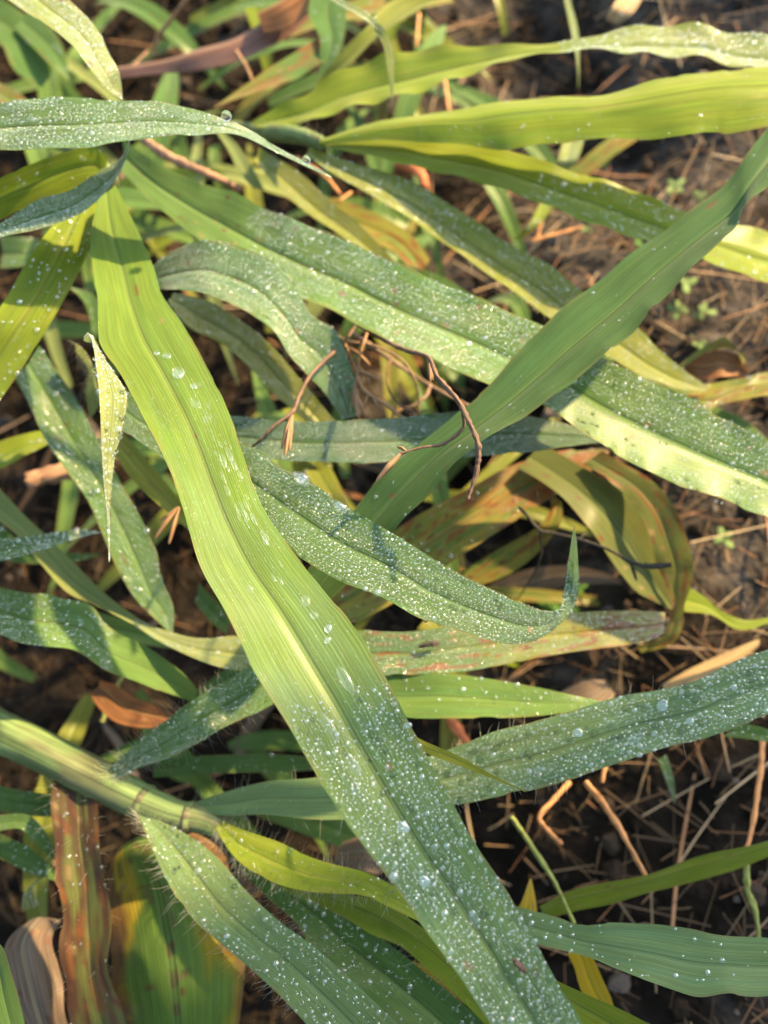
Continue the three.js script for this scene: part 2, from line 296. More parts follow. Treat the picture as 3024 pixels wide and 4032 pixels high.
function spikelet(from, to, col, parent, origin, sd) {   // a dry floret: two glumes round a slim body
  const d = to.clone().sub(from), L = d.length(), mid = from.clone().addScaledVector(d, 0.5).add(V(0, 0.0006, 0));
  const m = new THREE.Mesh(tubeGeo([from.clone(), from.clone().lerp(mid, 0.6), mid, to.clone().lerp(mid, 0.3), to.clone()], [0.25, 0.55, 0.7, 0.5, 0.12].map((x) => x * Math.min(1.1, L * 125)), (f, a, s) => { const k = 0.7 + 0.6 * noise(s * 300, a * 6, sd); return PAL[col].map((x) => x * k); }, origin, 6, 3), twigMat);
  m.name = 'spikelet'; parent.add(m);
}
function tube(root, name, nums, o) {
  const pts = vec3s(nums), origin = pts[0].clone(), green = o.c === 'stem', sd = (leafSeed += 13), R = rng(sd);
  const tf = green ? (f, a, s) => { const k = 0.75 + 0.5 * fbm(s * 60, a * 5, sd, 3), c = PAL.stem.map((x) => x * k); return mixc(c, [0.10, 0.045, 0.045], sm(0.5, 0.72, fbm(s * 70, a * 4, sd + 3, 4)) * 0.45); } : barkTint(o.c, sd);
  const m = new THREE.Mesh(tubeGeo(pts, o.r, tf, origin, o.r[0] > 2 ? 18 : 9, 10, green ? 0.04 : 0.5), green ? stemMat : twigMat);
  m.name = name; m.position.copy(origin);
  if (root) { m.position.sub(root.position); root.add(m); }
  if (o.nodes) for (const [f] of o.nodes) {              // swollen joints of the stem
    const k = f * (pts.length - 1), i = Math.floor(k), c = cr(pts, i, k - i), e = cr(pts, i, Math.min(1, k - i + 0.12)).sub(c).normalize();
    const g = tubeGeo([c.clone().addScaledVector(e, -0.0013), c.clone(), c.clone().addScaledVector(e, 0.0013)], [o.r[i] * 0.96, o.r[i] * 1.04, o.r[i] * 0.95], (ff, a, s) => mixc([0.12, 0.09, 0.06], [0.15, 0.20, 0.08], sm(0.2, 0.5, noise(a * 5, s * 400, sd + 2))), origin, 18, 4, 0.05);
    const nm = new THREE.Mesh(g, stemMat); nm.name = 'node'; m.add(nm);
  }
  let k = 0;
  const to3 = (q) => V(q[0], q[1], q[2]).multiplyScalar(1e-4);
  for (const s of o.spike ?? []) spikelet(to3(s), V(s[3], s[4], s[5]).multiplyScalar(1e-4), 'strawtwig', m, origin, sd + k++);
  if (o.branch) {
    const bp = vec3s(o.branch), bm = new THREE.Mesh(tubeGeo(bp, [o.r[0] * 0.8, o.r[0] * 0.7, o.r[0] * 0.5], barkTint(o.c, sd + 4), origin, 7, 8, 0.5), twigMat); bm.name = 'side_branch'; m.add(bm);
    for (const s of o.bspike ?? []) spikelet(to3(s), V(s[3], s[4], s[5]).multiplyScalar(1e-4), o.c === 'blacktwig' ? 'blacktwig' : 'strawtwig', m, origin, sd + k++);
  }
  if (o.hairs) {
    const list = [];
    for (let q = 0; q < o.hairs * 2; q++) { const f = R() * 0.5 * (pts.length - 1), i = Math.min(pts.length - 2, Math.floor(f)), c = cr(pts, i, f - i), d = V(R() * 2 - 1, R() * 1.2, R() * 2 - 1).normalize(); list.push([c.addScaledVector(d, 0.002), d, 0.002 + 0.004 * R(), 0.00005, V(R() - 0.5, 0.4, R() - 0.5).multiplyScalar(0.4)]); }
    strands(list, hairMat, m, 'hairs', origin);
  }
  return m;
}
function bead(root, nums, o) {
  const b = new THREE.Mesh(beadGeo, o.thin ? waterDrop : water), r = o.r * 1e-3; b.name = 'dew_drop';
  b.position.set(nums[0], nums[1], nums[2]).multiplyScalar(1e-4).sub(root.position); b.scale.set(r * (o.sx ?? 1), r * 0.95, r); b.rotation.y = -0.5; root.add(b);
}

const SEED = [[830, 80, 296, 9, 9, 0], [894, 80, 362, 8, 7, 0], [774, 80, 362, 7, 6, 0], [954, 80, 264, 6, 6, 0], [1542, 80, 125, 7, 4, 1], [1536, 80, -1223, 8, 5, 1], [1620, 80, -1073, 8, 6, 1], [1499, 80, -1113, 6, 5, 1], [1605, 80, -1930, 7, 4, 1], [1180, 80, -1868, 6, 4, 1], [1535, 80, -873, 6, 4, 1], [1477, 80, -2764, 6, 5, 0], [957, 80, -1251, 7, 6, 1], [1366, 80, -1566, 5, 4, 0], [1711, 80, -1806, 6, 5, 1]];
const SEEDLAB = [
"bright green seedling beside the upright curled tip",
"bright green seedling under the black twig",
"bright green seedling touching the rounded stub leaf",
"bright green seedling below the olive ribbed leaf",
"small grey-green seedling on the bare soil",
"small grey-green seedling on the bare soil",
"small grey-green seedling on the bare soil",
"small grey-green seedling on the bare soil",
"small grey-green seedling on the bare soil",
"small grey-green seedling on the bare soil",
"small grey-green seedling on the bare soil",
"small grey-green seedling on the bare soil",
"small grey-green seedling on the bare soil",
"small grey-green seedling on the bare soil",
"small grey-green seedling on the bare soil"
];
// ------------------------------------------------------------------ ground
const groundY = (x, z) => { const d = Math.hypot(x, z), k = 1 - sm(0.8, 2.5, d) * 0.7; return k * (0.016 * (fbm(x * 9 + 5, z * 9, 3, 3) - 0.5) + 0.014 * (fbm(x * 45, z * 45 + 9, 8, 4) - 0.5)) - 0.004 - 0.12 * (1 - sm(-0.02, 0.14, x + 0.05 * (noise(x * 12, z * 12, 4) - 0.5) - 0.12 * sm(-0.1, -0.35, z))) * (1 - sm(0.35, 0.8, d)); };  // left side sunk into an added hollow so its shade deepens
{
  const N = 330, ax = (i) => { const u = i / (N - 1) * 2 - 1; return 0.5 * u + Math.sign(u) * 60 * Math.pow(Math.abs(u), 9); };
  const pos = [], uv = [], idx = [], col = [];
  for (let j = 0; j < N; j++) for (let i = 0; i < N; i++) { const x = ax(i), z = ax(j) - 0.1; const dry = sm(0.46, 0.56, fbm(x * 14 + 3, z * 14, 61, 4) + 1.1 * (Math.min(x, 0.25) - 0.12) - 0.35 * (z + 0.12)); col.push(...mixc([0.085, 0.075, 0.068], [0.27, 0.258, 0.25], dry)); pos.push(x, groundY(x, z), z); uv.push(x / 0.25, z / 0.25); }  // blend also darkens the left soil to stand in for the hollow's shade
  for (let j = 0; j < N - 1; j++) for (let i = 0; i < N - 1; i++) { const a = j * N + i; idx.push(a, a + N, a + 1, a + 1, a + N, a + N + 1); }
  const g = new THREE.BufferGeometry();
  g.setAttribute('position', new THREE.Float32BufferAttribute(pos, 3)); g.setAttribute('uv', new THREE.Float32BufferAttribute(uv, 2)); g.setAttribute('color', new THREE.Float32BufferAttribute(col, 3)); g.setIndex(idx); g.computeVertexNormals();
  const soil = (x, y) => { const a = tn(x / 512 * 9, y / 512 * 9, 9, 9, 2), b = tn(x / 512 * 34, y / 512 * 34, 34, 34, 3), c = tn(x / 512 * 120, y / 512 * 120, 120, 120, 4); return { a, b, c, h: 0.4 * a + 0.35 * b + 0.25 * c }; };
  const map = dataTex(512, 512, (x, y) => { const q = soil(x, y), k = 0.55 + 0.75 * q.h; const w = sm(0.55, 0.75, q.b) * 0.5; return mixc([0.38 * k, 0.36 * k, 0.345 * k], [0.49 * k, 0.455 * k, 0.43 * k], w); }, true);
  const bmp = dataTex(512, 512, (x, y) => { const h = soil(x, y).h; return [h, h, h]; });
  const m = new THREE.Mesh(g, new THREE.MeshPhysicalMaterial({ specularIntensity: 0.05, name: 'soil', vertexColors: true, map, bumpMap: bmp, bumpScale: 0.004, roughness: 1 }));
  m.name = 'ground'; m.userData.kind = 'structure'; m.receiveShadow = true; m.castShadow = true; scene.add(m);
}
// crumbs of soil, uncountable
{
  const R = rng(5), g = new THREE.IcosahedronGeometry(1, 1), p = g.attributes.position;
  for (let i = 0; i < p.count; i++) { const k = 0.75 + 0.5 * hash2(Math.round(p.getX(i) * 50), Math.round(p.getY(i) * 50 + p.getZ(i) * 91), 3); p.setXYZ(i, p.getX(i) * k, p.getY(i) * k * 0.8, p.getZ(i) * k); }
  g.computeVertexNormals();
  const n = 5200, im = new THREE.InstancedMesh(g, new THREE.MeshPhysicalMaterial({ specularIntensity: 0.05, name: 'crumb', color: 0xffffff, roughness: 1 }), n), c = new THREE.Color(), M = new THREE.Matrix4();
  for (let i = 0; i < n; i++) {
    const x = R() * 0.9 - 0.45, z = R() * 0.95 - 0.62, s = 0.0012 + 0.0055 * Math.pow(R(), 5), k = (0.5 + 0.8 * R()) * (x < 0.05 ? 0.3 : 0.9);  // crumbs at low x tinted darker as painted shade of the left gaps
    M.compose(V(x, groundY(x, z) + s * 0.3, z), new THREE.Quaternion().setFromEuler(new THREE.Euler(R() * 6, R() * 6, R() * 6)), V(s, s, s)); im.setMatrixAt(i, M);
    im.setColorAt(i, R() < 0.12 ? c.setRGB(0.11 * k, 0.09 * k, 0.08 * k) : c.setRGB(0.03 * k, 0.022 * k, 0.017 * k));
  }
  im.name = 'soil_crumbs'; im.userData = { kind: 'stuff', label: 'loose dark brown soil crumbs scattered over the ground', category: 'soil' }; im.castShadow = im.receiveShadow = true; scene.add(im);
}
// straw: short broken bits are uncountable, the longer stalks are things of their own
{
  const R = rng(9), mk = (k, bend) => { const r = rng(k), a = [V(-0.5, 0, 0), V(-0.2, bend * r(), bend * (r() - 0.5)), V(0.15, bend * r(), bend * (r() - 0.5)), V(0.5, 0, 0)]; const w = 12 + 8 * r(); return tubeGeo(a, [w, w * 1.1, w, w * 0.7], (f, q, s) => { const v = 0.65 + 0.7 * noise(s * 9, q * 7, k); return [v, v, v]; }, V(), 6, 4, 0.3); };
  const geos = [0, 1, 2, 3, 4, 5, 6, 7].map((k) => mk(40 + k, 0.02 + 0.09 * (k / 7)));
  const cols = [[0.29, 0.185, 0.105], [0.25, 0.13, 0.07], [0.18, 0.12, 0.08], [0.33, 0.24, 0.15]];
  const mats = cols.map((c, i) => new THREE.MeshPhysicalMaterial({ specularIntensity: 0.2, name: 'straw' + 'abcd'[i], color: new THREE.Color().setRGB(...c), vertexColors: true, roughness: 0.75 }));
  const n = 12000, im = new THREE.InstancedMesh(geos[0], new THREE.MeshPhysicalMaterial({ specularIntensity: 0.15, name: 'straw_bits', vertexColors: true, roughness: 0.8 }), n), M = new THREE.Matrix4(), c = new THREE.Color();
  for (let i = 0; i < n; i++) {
    const x = 0.45 - 0.9 * Math.pow(R(), 1.5), z = R() * 0.95 - 0.62, l = 0.008 + 0.045 * R() * R(), t = 0.00018 + 0.0004 * R() * R(), q = cols[Math.floor(R() * 4)], k = (0.25 + 0.55 * R()) * (x < 0.04 ? 0.3 : 0.75);  // straw colour dropped on the left to imitate shading in the hollow
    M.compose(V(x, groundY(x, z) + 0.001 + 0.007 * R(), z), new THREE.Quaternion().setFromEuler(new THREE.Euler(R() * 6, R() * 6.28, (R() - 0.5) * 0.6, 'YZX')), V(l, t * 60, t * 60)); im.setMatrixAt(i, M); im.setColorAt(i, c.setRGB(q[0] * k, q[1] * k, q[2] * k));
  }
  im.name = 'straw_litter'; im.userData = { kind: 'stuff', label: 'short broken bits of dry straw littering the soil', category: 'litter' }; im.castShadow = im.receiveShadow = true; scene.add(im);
  const lab = ['tan dry grass straw lying on the dark soil', 'orange brown dry grass straw lying on the dark soil', 'dull brown dry grass straw lying on the dark soil', 'pale yellow dry grass straw lying on the dark soil'];
  const grp = ['tan straws on the soil', 'orange brown straws on the soil', 'dull brown straws on the soil', 'pale straws on the soil'];
  for (let i = 0; i < 280; i++) {
    let x, z; do { x = R() * 0.62 - 0.27; z = R() * 0.8 - 0.58; } while (x < 0.03 && R() < 0.75);
    const l = 0.03 + 0.07 * R(), t = 0.00035 + 0.0010 * R() * R() * R(), k = Math.floor(R() * 4), mix = Math.floor(R() * 8);
    const m = new THREE.Mesh(geos[mix], mats[k]); m.position.set(x, groundY(x, z) + 0.003 + 0.012 * R() * R(), z); m.scale.set(l, t * 38, t * 62);
    m.rotation.set(R() * 6, 0.5 + (R() - 0.5) * 2.6, (R() - 0.5) * 0.35, 'YZX'); top(m, 'dry_straw', lab[k], 'straw', grp[k]);
  }
}
// small seedlings between the straw
{
  const shape = new THREE.SphereGeometry(1, 8, 5); shape.scale(1, 0.12, 0.62); shape.translate(1, 0, 0);
  const gm = [[0.07, 0.15, 0.03], [0.12, 0.17, 0.06]].map((c, i) => new THREE.MeshPhysicalMaterial({ name: 'seedling' + i, color: new THREE.Color().setRGB(...c), roughness: 1, transmission: 0.3, thickness: 0, specularIntensity: 0.2 }));
  SEED.forEach(([x, y, z, s, nl, mi], i) => {
    const R = rng(300 + i), g = new THREE.Group(); g.position.set(x * 1e-4, groundY(x * 1e-4, z * 1e-4), z * 1e-4);
    const h = s * 1.2e-3, st = new THREE.Mesh(tubeGeo([V(0, -0.001, 0), V(0.001, h * 0.5, 0), V(0.0005, h, 0.001)], [0.5, 0.4, 0.35], () => [0.16, 0.2, 0.08], V(), 6, 4), twigMat); st.name = 'stem'; g.add(st);
    for (let k = 0; k < nl; k++) { const l = new THREE.Mesh(shape, gm[mi]); l.name = 'leaf'; const q = s * 1e-3 * (0.28 + 0.25 * R()); l.scale.set(q, q, q); l.position.set(0, h * (0.6 + 0.4 * R()), 0); l.rotation.set((R() - 0.5) * 0.8, k * 6.283 / nl + R(), 0.25 + (R() - 0.5) * 0.7, 'YZX'); g.add(l); }
    top(g, 'weed_seedling', SEEDLAB[i], 'seedling', 'weed seedlings on the soil');
  });
}

// ------------------------------------------------------------------ the grasses (edge positions in tenths of a millimetre)
const plants = {}, things = {};
plants.A = new THREE.Group(); plants.A.position.set(-928e-4, 0, -725e-4); top(plants.A, 'grass_plant', "grass plant whose widest lit leaf runs from its node down across the other leaves", 'grass');
plants.B = new THREE.Group(); plants.B.position.set(-247e-4, 0, -1209e-4); top(plants.B, 'grass_plant', "grass plant with long yellow-green leaves fanning from a pale sheath towards the bare soil", 'grass');
plants.C = new THREE.Group(); plants.C.position.set(-988e-4, 0, 1167e-4); top(plants.C, 'grass_plant', "grass plant with a thick purple-blotched stem and white-haired leaf bases", 'grass');
leaf(plants.A, 'leaf', [-948,1300,-640,-913,1260,-725,-938,1335,-452,-830,1293,-560,-897,1370,-284,-731,1327,-352,-855,1406,-158,-676,1360,-207,-820,1441,0,-592,1393,-86,-738,1476,123,-516,1427,59,-656,1511,258,-437,1461,211,-593,1545,363,-391,1495,326,-530,1556,491,-341,1506,464,-490,1568,588,-286,1518,576,-441,1579,715,-208,1529,681,-368,1584,835,-123,1536,784,-301,1582,958,-43,1538,891,-228,1580,1066,17,1540,994,-168,1578,1160,69,1542,1093,-100,1568,1261,135,1535,1212,-29,1558,1353,203,1528,1332,30,1548,1426,261,1520,1415,98,1533,1512,317,1507,1511,165,1512,1601,364,1488,1597,236,1491,1701,427,1469,1715,330,1470,1852,399,1450,1866], {c:"mainc","c2":"wax","nick":0.02,"keel":0.1,"wav":0.012,"dew":{"n":1500,"r":0.2,"rng":[0.6,1],"big":190,"bigr":0.55,"solid":1,"mist":[3600,0.25,0.68,-0.95,0.95],"film":[46,0.26,0.5,0.28,0.8],"pools":[[0.215,0.1,1.0,1],[0.222,0.28,1.5,1],[0.245,0.32,2.0,1.2],[0.262,0.5,1.2,1],[0.28,0.34,1.3,1.8],[0.3,0.5,1,1.5],[0.52,0.55,1.1,1.5],[0.535,0.5,1,1.3],[0.55,0.58,1.1,1],[0.56,0.45,0.9,1],[0.6,0.35,1.4,2.6],[0.64,-0.35,1.2,3.2],[0.68,-0.3,1.1,2.8],[0.7,-0.5,1,2],[0.74,-0.1,1.4,1.1],[0.8,-0.4,1.3,1.2],[0.84,0.1,1.2,1.4],[0.5,-0.3,0.9,1.4]]},"spots":7,"hi":1,"vein":1});
leaf(plants.A, 'leaf', [-1062,1255,-651,-976,1225,-697,-1098,1280,-534,-973,1240,-587,-1140,1305,-386,-977,1255,-438,-1193,1290,-257,-1016,1240,-328,-1258,1275,-130,-1077,1225,-188,-1340,1220,-31,-1159,1180,-66,-1437,1165,71,-1248,1135,55], {c:"lime","keel":0.07,"dew":{"n":120,"r":0.22,"big":6,"bigr":0.5}});
leaf(plants.A, 'leaf', [-1385,1315,-617,-1423,1205,-520,-1262,1341,-679,-1302,1227,-607,-1150,1355,-733,-1165,1237,-667,-1050,1340,-796,-1067,1228,-734,-988,1312,-842,-988,1216,-765,-951,1280,-835,-966,1200,-769], {c:"lime","keel":0.1,"dew":{"n":30,"r":0.2}});
tube(plants.A, 'stem', [-928,1270,-725,-1008,1150,-884,-1242,800,-1292,-1531,400,-1739,-1832,-30,-2199], {"r":[3,3.4,3.4,3,3],c:"stem"});
leaf(plants.B, 'leaf', [-279,960,-1216,-256,960,-1197,-127,993,-1248,-90,1002,-1177,19,1027,-1261,72,1043,-1135,162,1057,-1259,228,1083,-1084,302,1089,-1243,361,1118,-1031,441,1120,-1256,473,1152,-985,610,1148,-1238,602,1183,-984,774,1178,-1216,752,1211,-972,897,1204,-1225,883,1236,-951,1018,1230,-1241,1012,1260,-935,1184,1247,-1262,1160,1273,-938,1403,1248,-1271,1359,1272,-965,1643,1250,-1285,1597,1270,-1022], {c:"lime","keel":-0.2,"wav":0.02,"dew":{"n":160,"r":0.14,"edge":1},"vein":1,"hi":1});
leaf(plants.B, 'leaf', [-258,945,-1236,-256,955,-1198,1,961,-1229,-53,975,-1129,238,978,-1201,126,995,-1053,499,983,-1149,337,1004,-981,631,985,-1090,491,1012,-913,765,973,-1044,628,1005,-853,902,953,-1017,783,988,-793,1040,928,-972,926,963,-756,1184,892,-937,1075,927,-732,1378,855,-912,1275,890,-682,1537,819,-897,1461,854,-633,1773,782,-858,1694,817,-634], {c:"lime","keel":0.09,"wav":0.02,"dew":{"n":420,"r":0.22,"rng":[0.35,1],"big":20,"bigr":0.35,"mist":[1600,0.25,1,-0.9,0.9]},"vein":1,"hi":1});
leaf(plants.B, 'leaf', [-301,920,-1233,-314,920,-1187,-147,926,-1151,-172,932,-1060,1,933,-1093,-26,944,-947,138,917,-1039,90,934,-867,301,897,-932,240,917,-751,489,868,-801,406,888,-631,653,832,-720,564,852,-525,780,795,-628,689,815,-447,984,761,-493,865,777,-338,1068,725,-421,995,736,-282,1173,683,-349,1124,688,-262,1282,640,-295,1270,640,-274], {c:"olive","keel":0.13,"dew":{"n":1500,"r":0.17,"big":40,"bigr":0.35,"mist":[2000,0.2,0.95,-0.9,0.9]},"hairs":60,"hi":1});
tube(plants.B, 'stem', [-247,960,-1209,-367,840,-1372,-582,550,-1687,-801,200,-2077,-938,-30,-2332], {"r":[2.4,3.4,3.6,3.2,3],c:"stem","hairs":50});
leaf(plants.B, 'leaf', [-596,650,-1646,-584,650,-1611,-475,707,-1678,-447,720,-1541,-356,764,-1677,-321,791,-1499,-221,819,-1736,-175,856,-1492,-79,867,-1756,-37,912,-1476,46,918,-1746,95,967,-1454,214,963,-1723,262,1007,-1481,383,1003,-1685,409,1042,-1510,519,1045,-1637,519,1075,-1525,702,1064,-1626,695,1086,-1545,824,1078,-1639,841,1102,-1542,947,1088,-1669,964,1117,-1503,1097,1096,-1682,1100,1124,-1479,1252,1106,-1673,1257,1129,-1461,1370,1106,-1637,1379,1124,-1419,1526,1103,-1611,1525,1112,-1404,1772,1100,-1535,1744,1100,-1389], {c:"lime","c2":"pale","keel":0.14,"wav":0.04,"dew":{"n":700,"r":0.3,"rng":[0.55,1],"big":60,"bigr":0.7},"hi":1});
tube(plants.C, 'stem', [-1744,360,814,-1439,460,980,-1199,520,1079,-988,580,1167,-812,620,1241,-678,650,1286,-584,660,1302,-522,660,1328,-463,640,1370], {"r":[7,7,6.8,6.5,5.8,4.9,4.2,3.4,1.6],c:"stem","nodes":[[0.52,"a"],[0.68,"a"]]});
leaf(plants.C, 'leaf', [-942,625,1167,-896,655,1183,-877,678,1114,-801,694,1144,-772,728,1038,-703,729,1117,-670,769,964,-596,756,1068,-563,796,901,-499,775,1019,-467,809,847,-389,785,966,-352,796,761,-258,769,886,-234,775,655,-140,745,760], {c:"deep","keel":0.16,"wav":0.03,"dew":{"n":1300,"r":0.2,"big":10,"bigr":0.4},"hairs":110,"spots":5});
leaf(plants.C, 'leaf', [-623,670,1250,-629,670,1274,-493,701,1210,-502,703,1289,-377,732,1185,-379,736,1284,-227,764,1174,-230,770,1297,-57,799,1154,-42,807,1294,123,834,1116,141,844,1263,243,872,1077,250,882,1251,353,915,1039,363,925,1227,488,958,1009,507,968,1197,694,992,951,706,1002,1132,826,1020,930,829,1031,1095,914,1048,911,920,1061,1075,1025,1064,858,1045,1079,1034,1163,1077,812,1163,1095,994,1403,1090,739,1390,1110,879], {c:"wax","keel":0.09,"wav":0.02,"dew":{"pools":[[0.42,-0.4,1.6,1],[0.47,0.2,1.5,1.3],[0.55,0.5,1.2,2],[0.6,-0.3,1.4,1.2],[0.66,0.45,1.5,1.8],[0.71,-0.45,1.8,1.1],[0.76,0.3,1.3,1]],"n":2000,"r":0.22,"rng":[0.28,1],"big":200,"bigr":0.7,"solid":1},"hairs":60,"hi":1,"vein":1});
leaf(plants.C, 'leaf', [-727,685,1299,-790,695,1282,-626,719,1339,-729,731,1372,-513,754,1407,-652,766,1483,-423,793,1484,-558,807,1576,-310,832,1568,-458,847,1636,-199,847,1636,-352,863,1709,-64,861,1737,-242,879,1795,90,856,1867,-113,874,1916,215,850,1976,38,870,2022], {c:"wax","keel":0.1,"wav":0.012,"dew":{"n":420,"r":0.22,"big":40,"bigr":0.5},"hairs":150});
leaf(plants.C, 'leaf', [-518,690,1299,-535,710,1326,-452,719,1326,-465,741,1405,-326,747,1363,-379,772,1457,-236,774,1400,-262,801,1492,-153,795,1422,-161,825,1500,-55,817,1443,-60,848,1504,42,830,1485,21,860,1535,150,837,1535,120,867,1574,256,845,1571,239,875,1591], {c:"lime","keel":0.08,"hairs":140,"dew":{"n":40,"r":0.2}});
leaf(plants.C, 'leaf', [-342,730,1462,-358,710,1479,-239,749,1495,-255,721,1517,-111,767,1506,-133,732,1570,1,784,1529,-41,741,1619,123,795,1602,49,745,1652,229,802,1679,137,752,1721,333,800,1767,230,750,1795,447,792,1871,328,742,1883,570,785,1984,461,735,2009], {c:"lime","keel":0.14,"hairs":30,"vein":1});
leaf(plants.C, 'leaf', [-524,665,1325,-533,675,1341,-403,674,1409,-459,684,1438,-260,682,1488,-370,692,1520,-128,691,1565,-269,701,1596,1,699,1640,-209,709,1676,139,704,1738,-82,714,1761,301,699,1859,68,709,1880,432,695,1964,201,705,1984], {c:"deep","keel":0.13,"dew":{"n":240,"r":0.22},"hairs":150,"vein":1});
leaf(plants.C, 'leaf', [-1058,570,1087,-1137,550,1109,-964,616,1200,-1111,596,1229,-925,647,1342,-1072,627,1384,-890,636,1466,-1042,616,1521,-862,613,1614,-1026,593,1669,-860,579,1749,-1004,559,1791,-800,544,1901,-983,524,1936,-762,510,2014,-922,490,2056], {c:"dying","keel":0.2,"wav":0.06,"nick":0.12,"spots":40,"dew":{"n":60,"r":0.18},"hairs":30,"label":"dying leaf streaked rusty brown hanging from the stem"});
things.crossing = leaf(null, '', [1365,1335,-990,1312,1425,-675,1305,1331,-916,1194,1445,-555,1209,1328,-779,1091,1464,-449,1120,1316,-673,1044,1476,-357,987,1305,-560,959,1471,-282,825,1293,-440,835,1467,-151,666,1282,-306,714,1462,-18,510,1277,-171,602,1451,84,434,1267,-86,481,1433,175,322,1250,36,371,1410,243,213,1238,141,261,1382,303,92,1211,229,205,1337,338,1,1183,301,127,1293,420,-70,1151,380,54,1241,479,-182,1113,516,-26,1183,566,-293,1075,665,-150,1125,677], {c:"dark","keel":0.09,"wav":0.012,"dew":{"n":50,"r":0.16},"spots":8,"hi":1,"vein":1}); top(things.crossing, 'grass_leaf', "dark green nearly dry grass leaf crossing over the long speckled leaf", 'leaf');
things.mid = leaf(null, '', [-869,1100,-40,-927,1100,46,-738,1150,63,-817,1149,152,-587,1201,146,-684,1197,258,-424,1241,228,-511,1236,383,-312,1275,308,-377,1268,488,-171,1306,410,-231,1297,609,-91,1315,470,-114,1304,680,39,1324,553,1,1311,727,153,1321,628,88,1307,777,266,1314,688,181,1298,809,341,1304,719,275,1286,836,405,1289,746,352,1269,845,459,1271,752,419,1254,828,488,1267,741,479,1253,790,500,1265,699,527,1255,742,506,1297,641,537,1290,679,502,1374,598,521,1370,617,497,1450,565,499,1450,566], {c:"blue","keel":0.07,"wav":0.012,"dew":{"n":8500,"r":0.2,"big":260,"bigr":0.42},"spots":6,"hi":1,"vein":1}); top(things.mid, 'grass_leaf', "dew-beaded grass leaf passing under the widest leaf, its tip curled upright", 'leaf');
things.long = leaf(null, '', [-1087,850,-1342,-1073,850,-1172,-928,910,-1173,-925,913,-974,-706,971,-1001,-748,976,-777,-576,1019,-919,-614,1028,-631,-433,1059,-802,-466,1070,-509,-298,1097,-708,-318,1109,-394,-130,1117,-611,-163,1130,-305,1,1137,-526,-22,1151,-201,159,1145,-434,114,1155,-129,313,1147,-358,270,1153,-49,450,1145,-286,403,1146,19,587,1132,-219,538,1126,59,729,1119,-133,661,1106,148,916,1103,-47,821,1082,246,1065,1085,29,976,1059,310,1254,1064,128,1196,1035,386,1404,1041,209,1363,1009,436,1599,1018,345,1601,983,396], {c:"green","keel":0.12,"wav":0.015,"dew":{"n":5200,"r":0.22,"rng":[0.2,1],"big":280,"bigr":0.5,"mist":[2600,0.06,0.95,-0.9,0.9]},"spots":70,"hi":1,"vein":1}); top(things.long, 'grass_leaf', "long green grass leaf with red-brown specks, running under the crossing leaf", 'leaf');
things.droop = leaf(null, '', [-824,1120,-475,-794,1120,-411,-734,1175,-516,-708,1175,-357,-614,1221,-526,-609,1221,-323,-511,1226,-512,-518,1226,-280,-416,1223,-468,-434,1223,-239,-347,1201,-420,-367,1201,-192,-295,1171,-378,-331,1171,-154,-241,1133,-294,-296,1133,-116,-165,1084,-263,-262,1084,-96,-124,1029,-196,-219,1029,-70,-99,965,-123,-188,965,-51,-94,900,-31,-146,900,-22], {c:"blue","keel":0.12,"wav":0.02,"dew":{"n":4200,"r":0.22,"big":150,"bigr":0.42},"spots":14,"hi":1}); top(things.droop, 'grass_leaf', "grass leaf arching out beside the wide lit leaf and drooping, coated in dew", 'leaf');
things.under = leaf(null, '', [-811,835,-596,-827,845,-551,-671,845,-551,-738,855,-431,-531,855,-451,-618,865,-358,-417,825,-359,-515,835,-284,-311,795,-238,-411,805,-174,-226,745,-148,-310,755,-104,-122,695,-37,-199,705,6], {c:"olive","keel":0.14,"dew":{"n":1500,"r":0.18,"big":14,"bigr":0.4}}); top(things.under, 'grass_leaf', "olive grooved leaf with fine dew below the drooping dew-coated leaf", 'leaf');
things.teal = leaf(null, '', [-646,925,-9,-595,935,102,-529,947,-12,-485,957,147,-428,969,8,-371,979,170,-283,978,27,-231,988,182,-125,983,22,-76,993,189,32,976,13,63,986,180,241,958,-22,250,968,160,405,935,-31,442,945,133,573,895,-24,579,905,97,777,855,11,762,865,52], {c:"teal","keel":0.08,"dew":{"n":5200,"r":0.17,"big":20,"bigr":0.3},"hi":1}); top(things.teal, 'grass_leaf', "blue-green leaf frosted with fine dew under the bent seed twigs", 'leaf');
things.curve = leaf(null, '', [-1323,1385,-393,-1298,1415,-301,-1195,1401,-447,-1168,1433,-367,-1078,1418,-525,-1049,1451,-378,-983,1429,-552,-932,1463,-424,-895,1436,-618,-853,1472,-495,-842,1450,-641,-810,1487,-561,-808,1475,-663,-783,1514,-607,-790,1500,-679,-772,1540,-637], {c:"blue","keel":0.08,"dew":{"n":1600,"r":0.18,"big":14,"bigr":0.35}}); top(things.curve, 'grass_leaf', "curved dewy leaf whose thin tip bends up over the plant node", 'leaf');
things.topleft = leaf(null, '', [-1361,1535,-778,-1328,1545,-594,-1179,1556,-774,-1140,1568,-572,-1084,1577,-766,-1018,1590,-554,-949,1592,-753,-861,1608,-544,-809,1591,-748,-755,1609,-564,-697,1590,-740,-656,1610,-580,-570,1587,-713,-556,1606,-589,-486,1580,-683,-480,1598,-606,-401,1574,-645,-410,1590,-599,-317,1562,-589,-328,1576,-562,-234,1549,-546,-239,1560,-523,-156,1535,-504,-157,1545,-491], {c:"blue","keel":0.06,"wav":0.01,"dew":{"n":2600,"r":0.2,"big":70,"bigr":0.42},"hi":1}); top(things.topleft, 'grass_leaf', "tapering dewy leaf with two round clear beads near its thin brown tip", 'leaf');
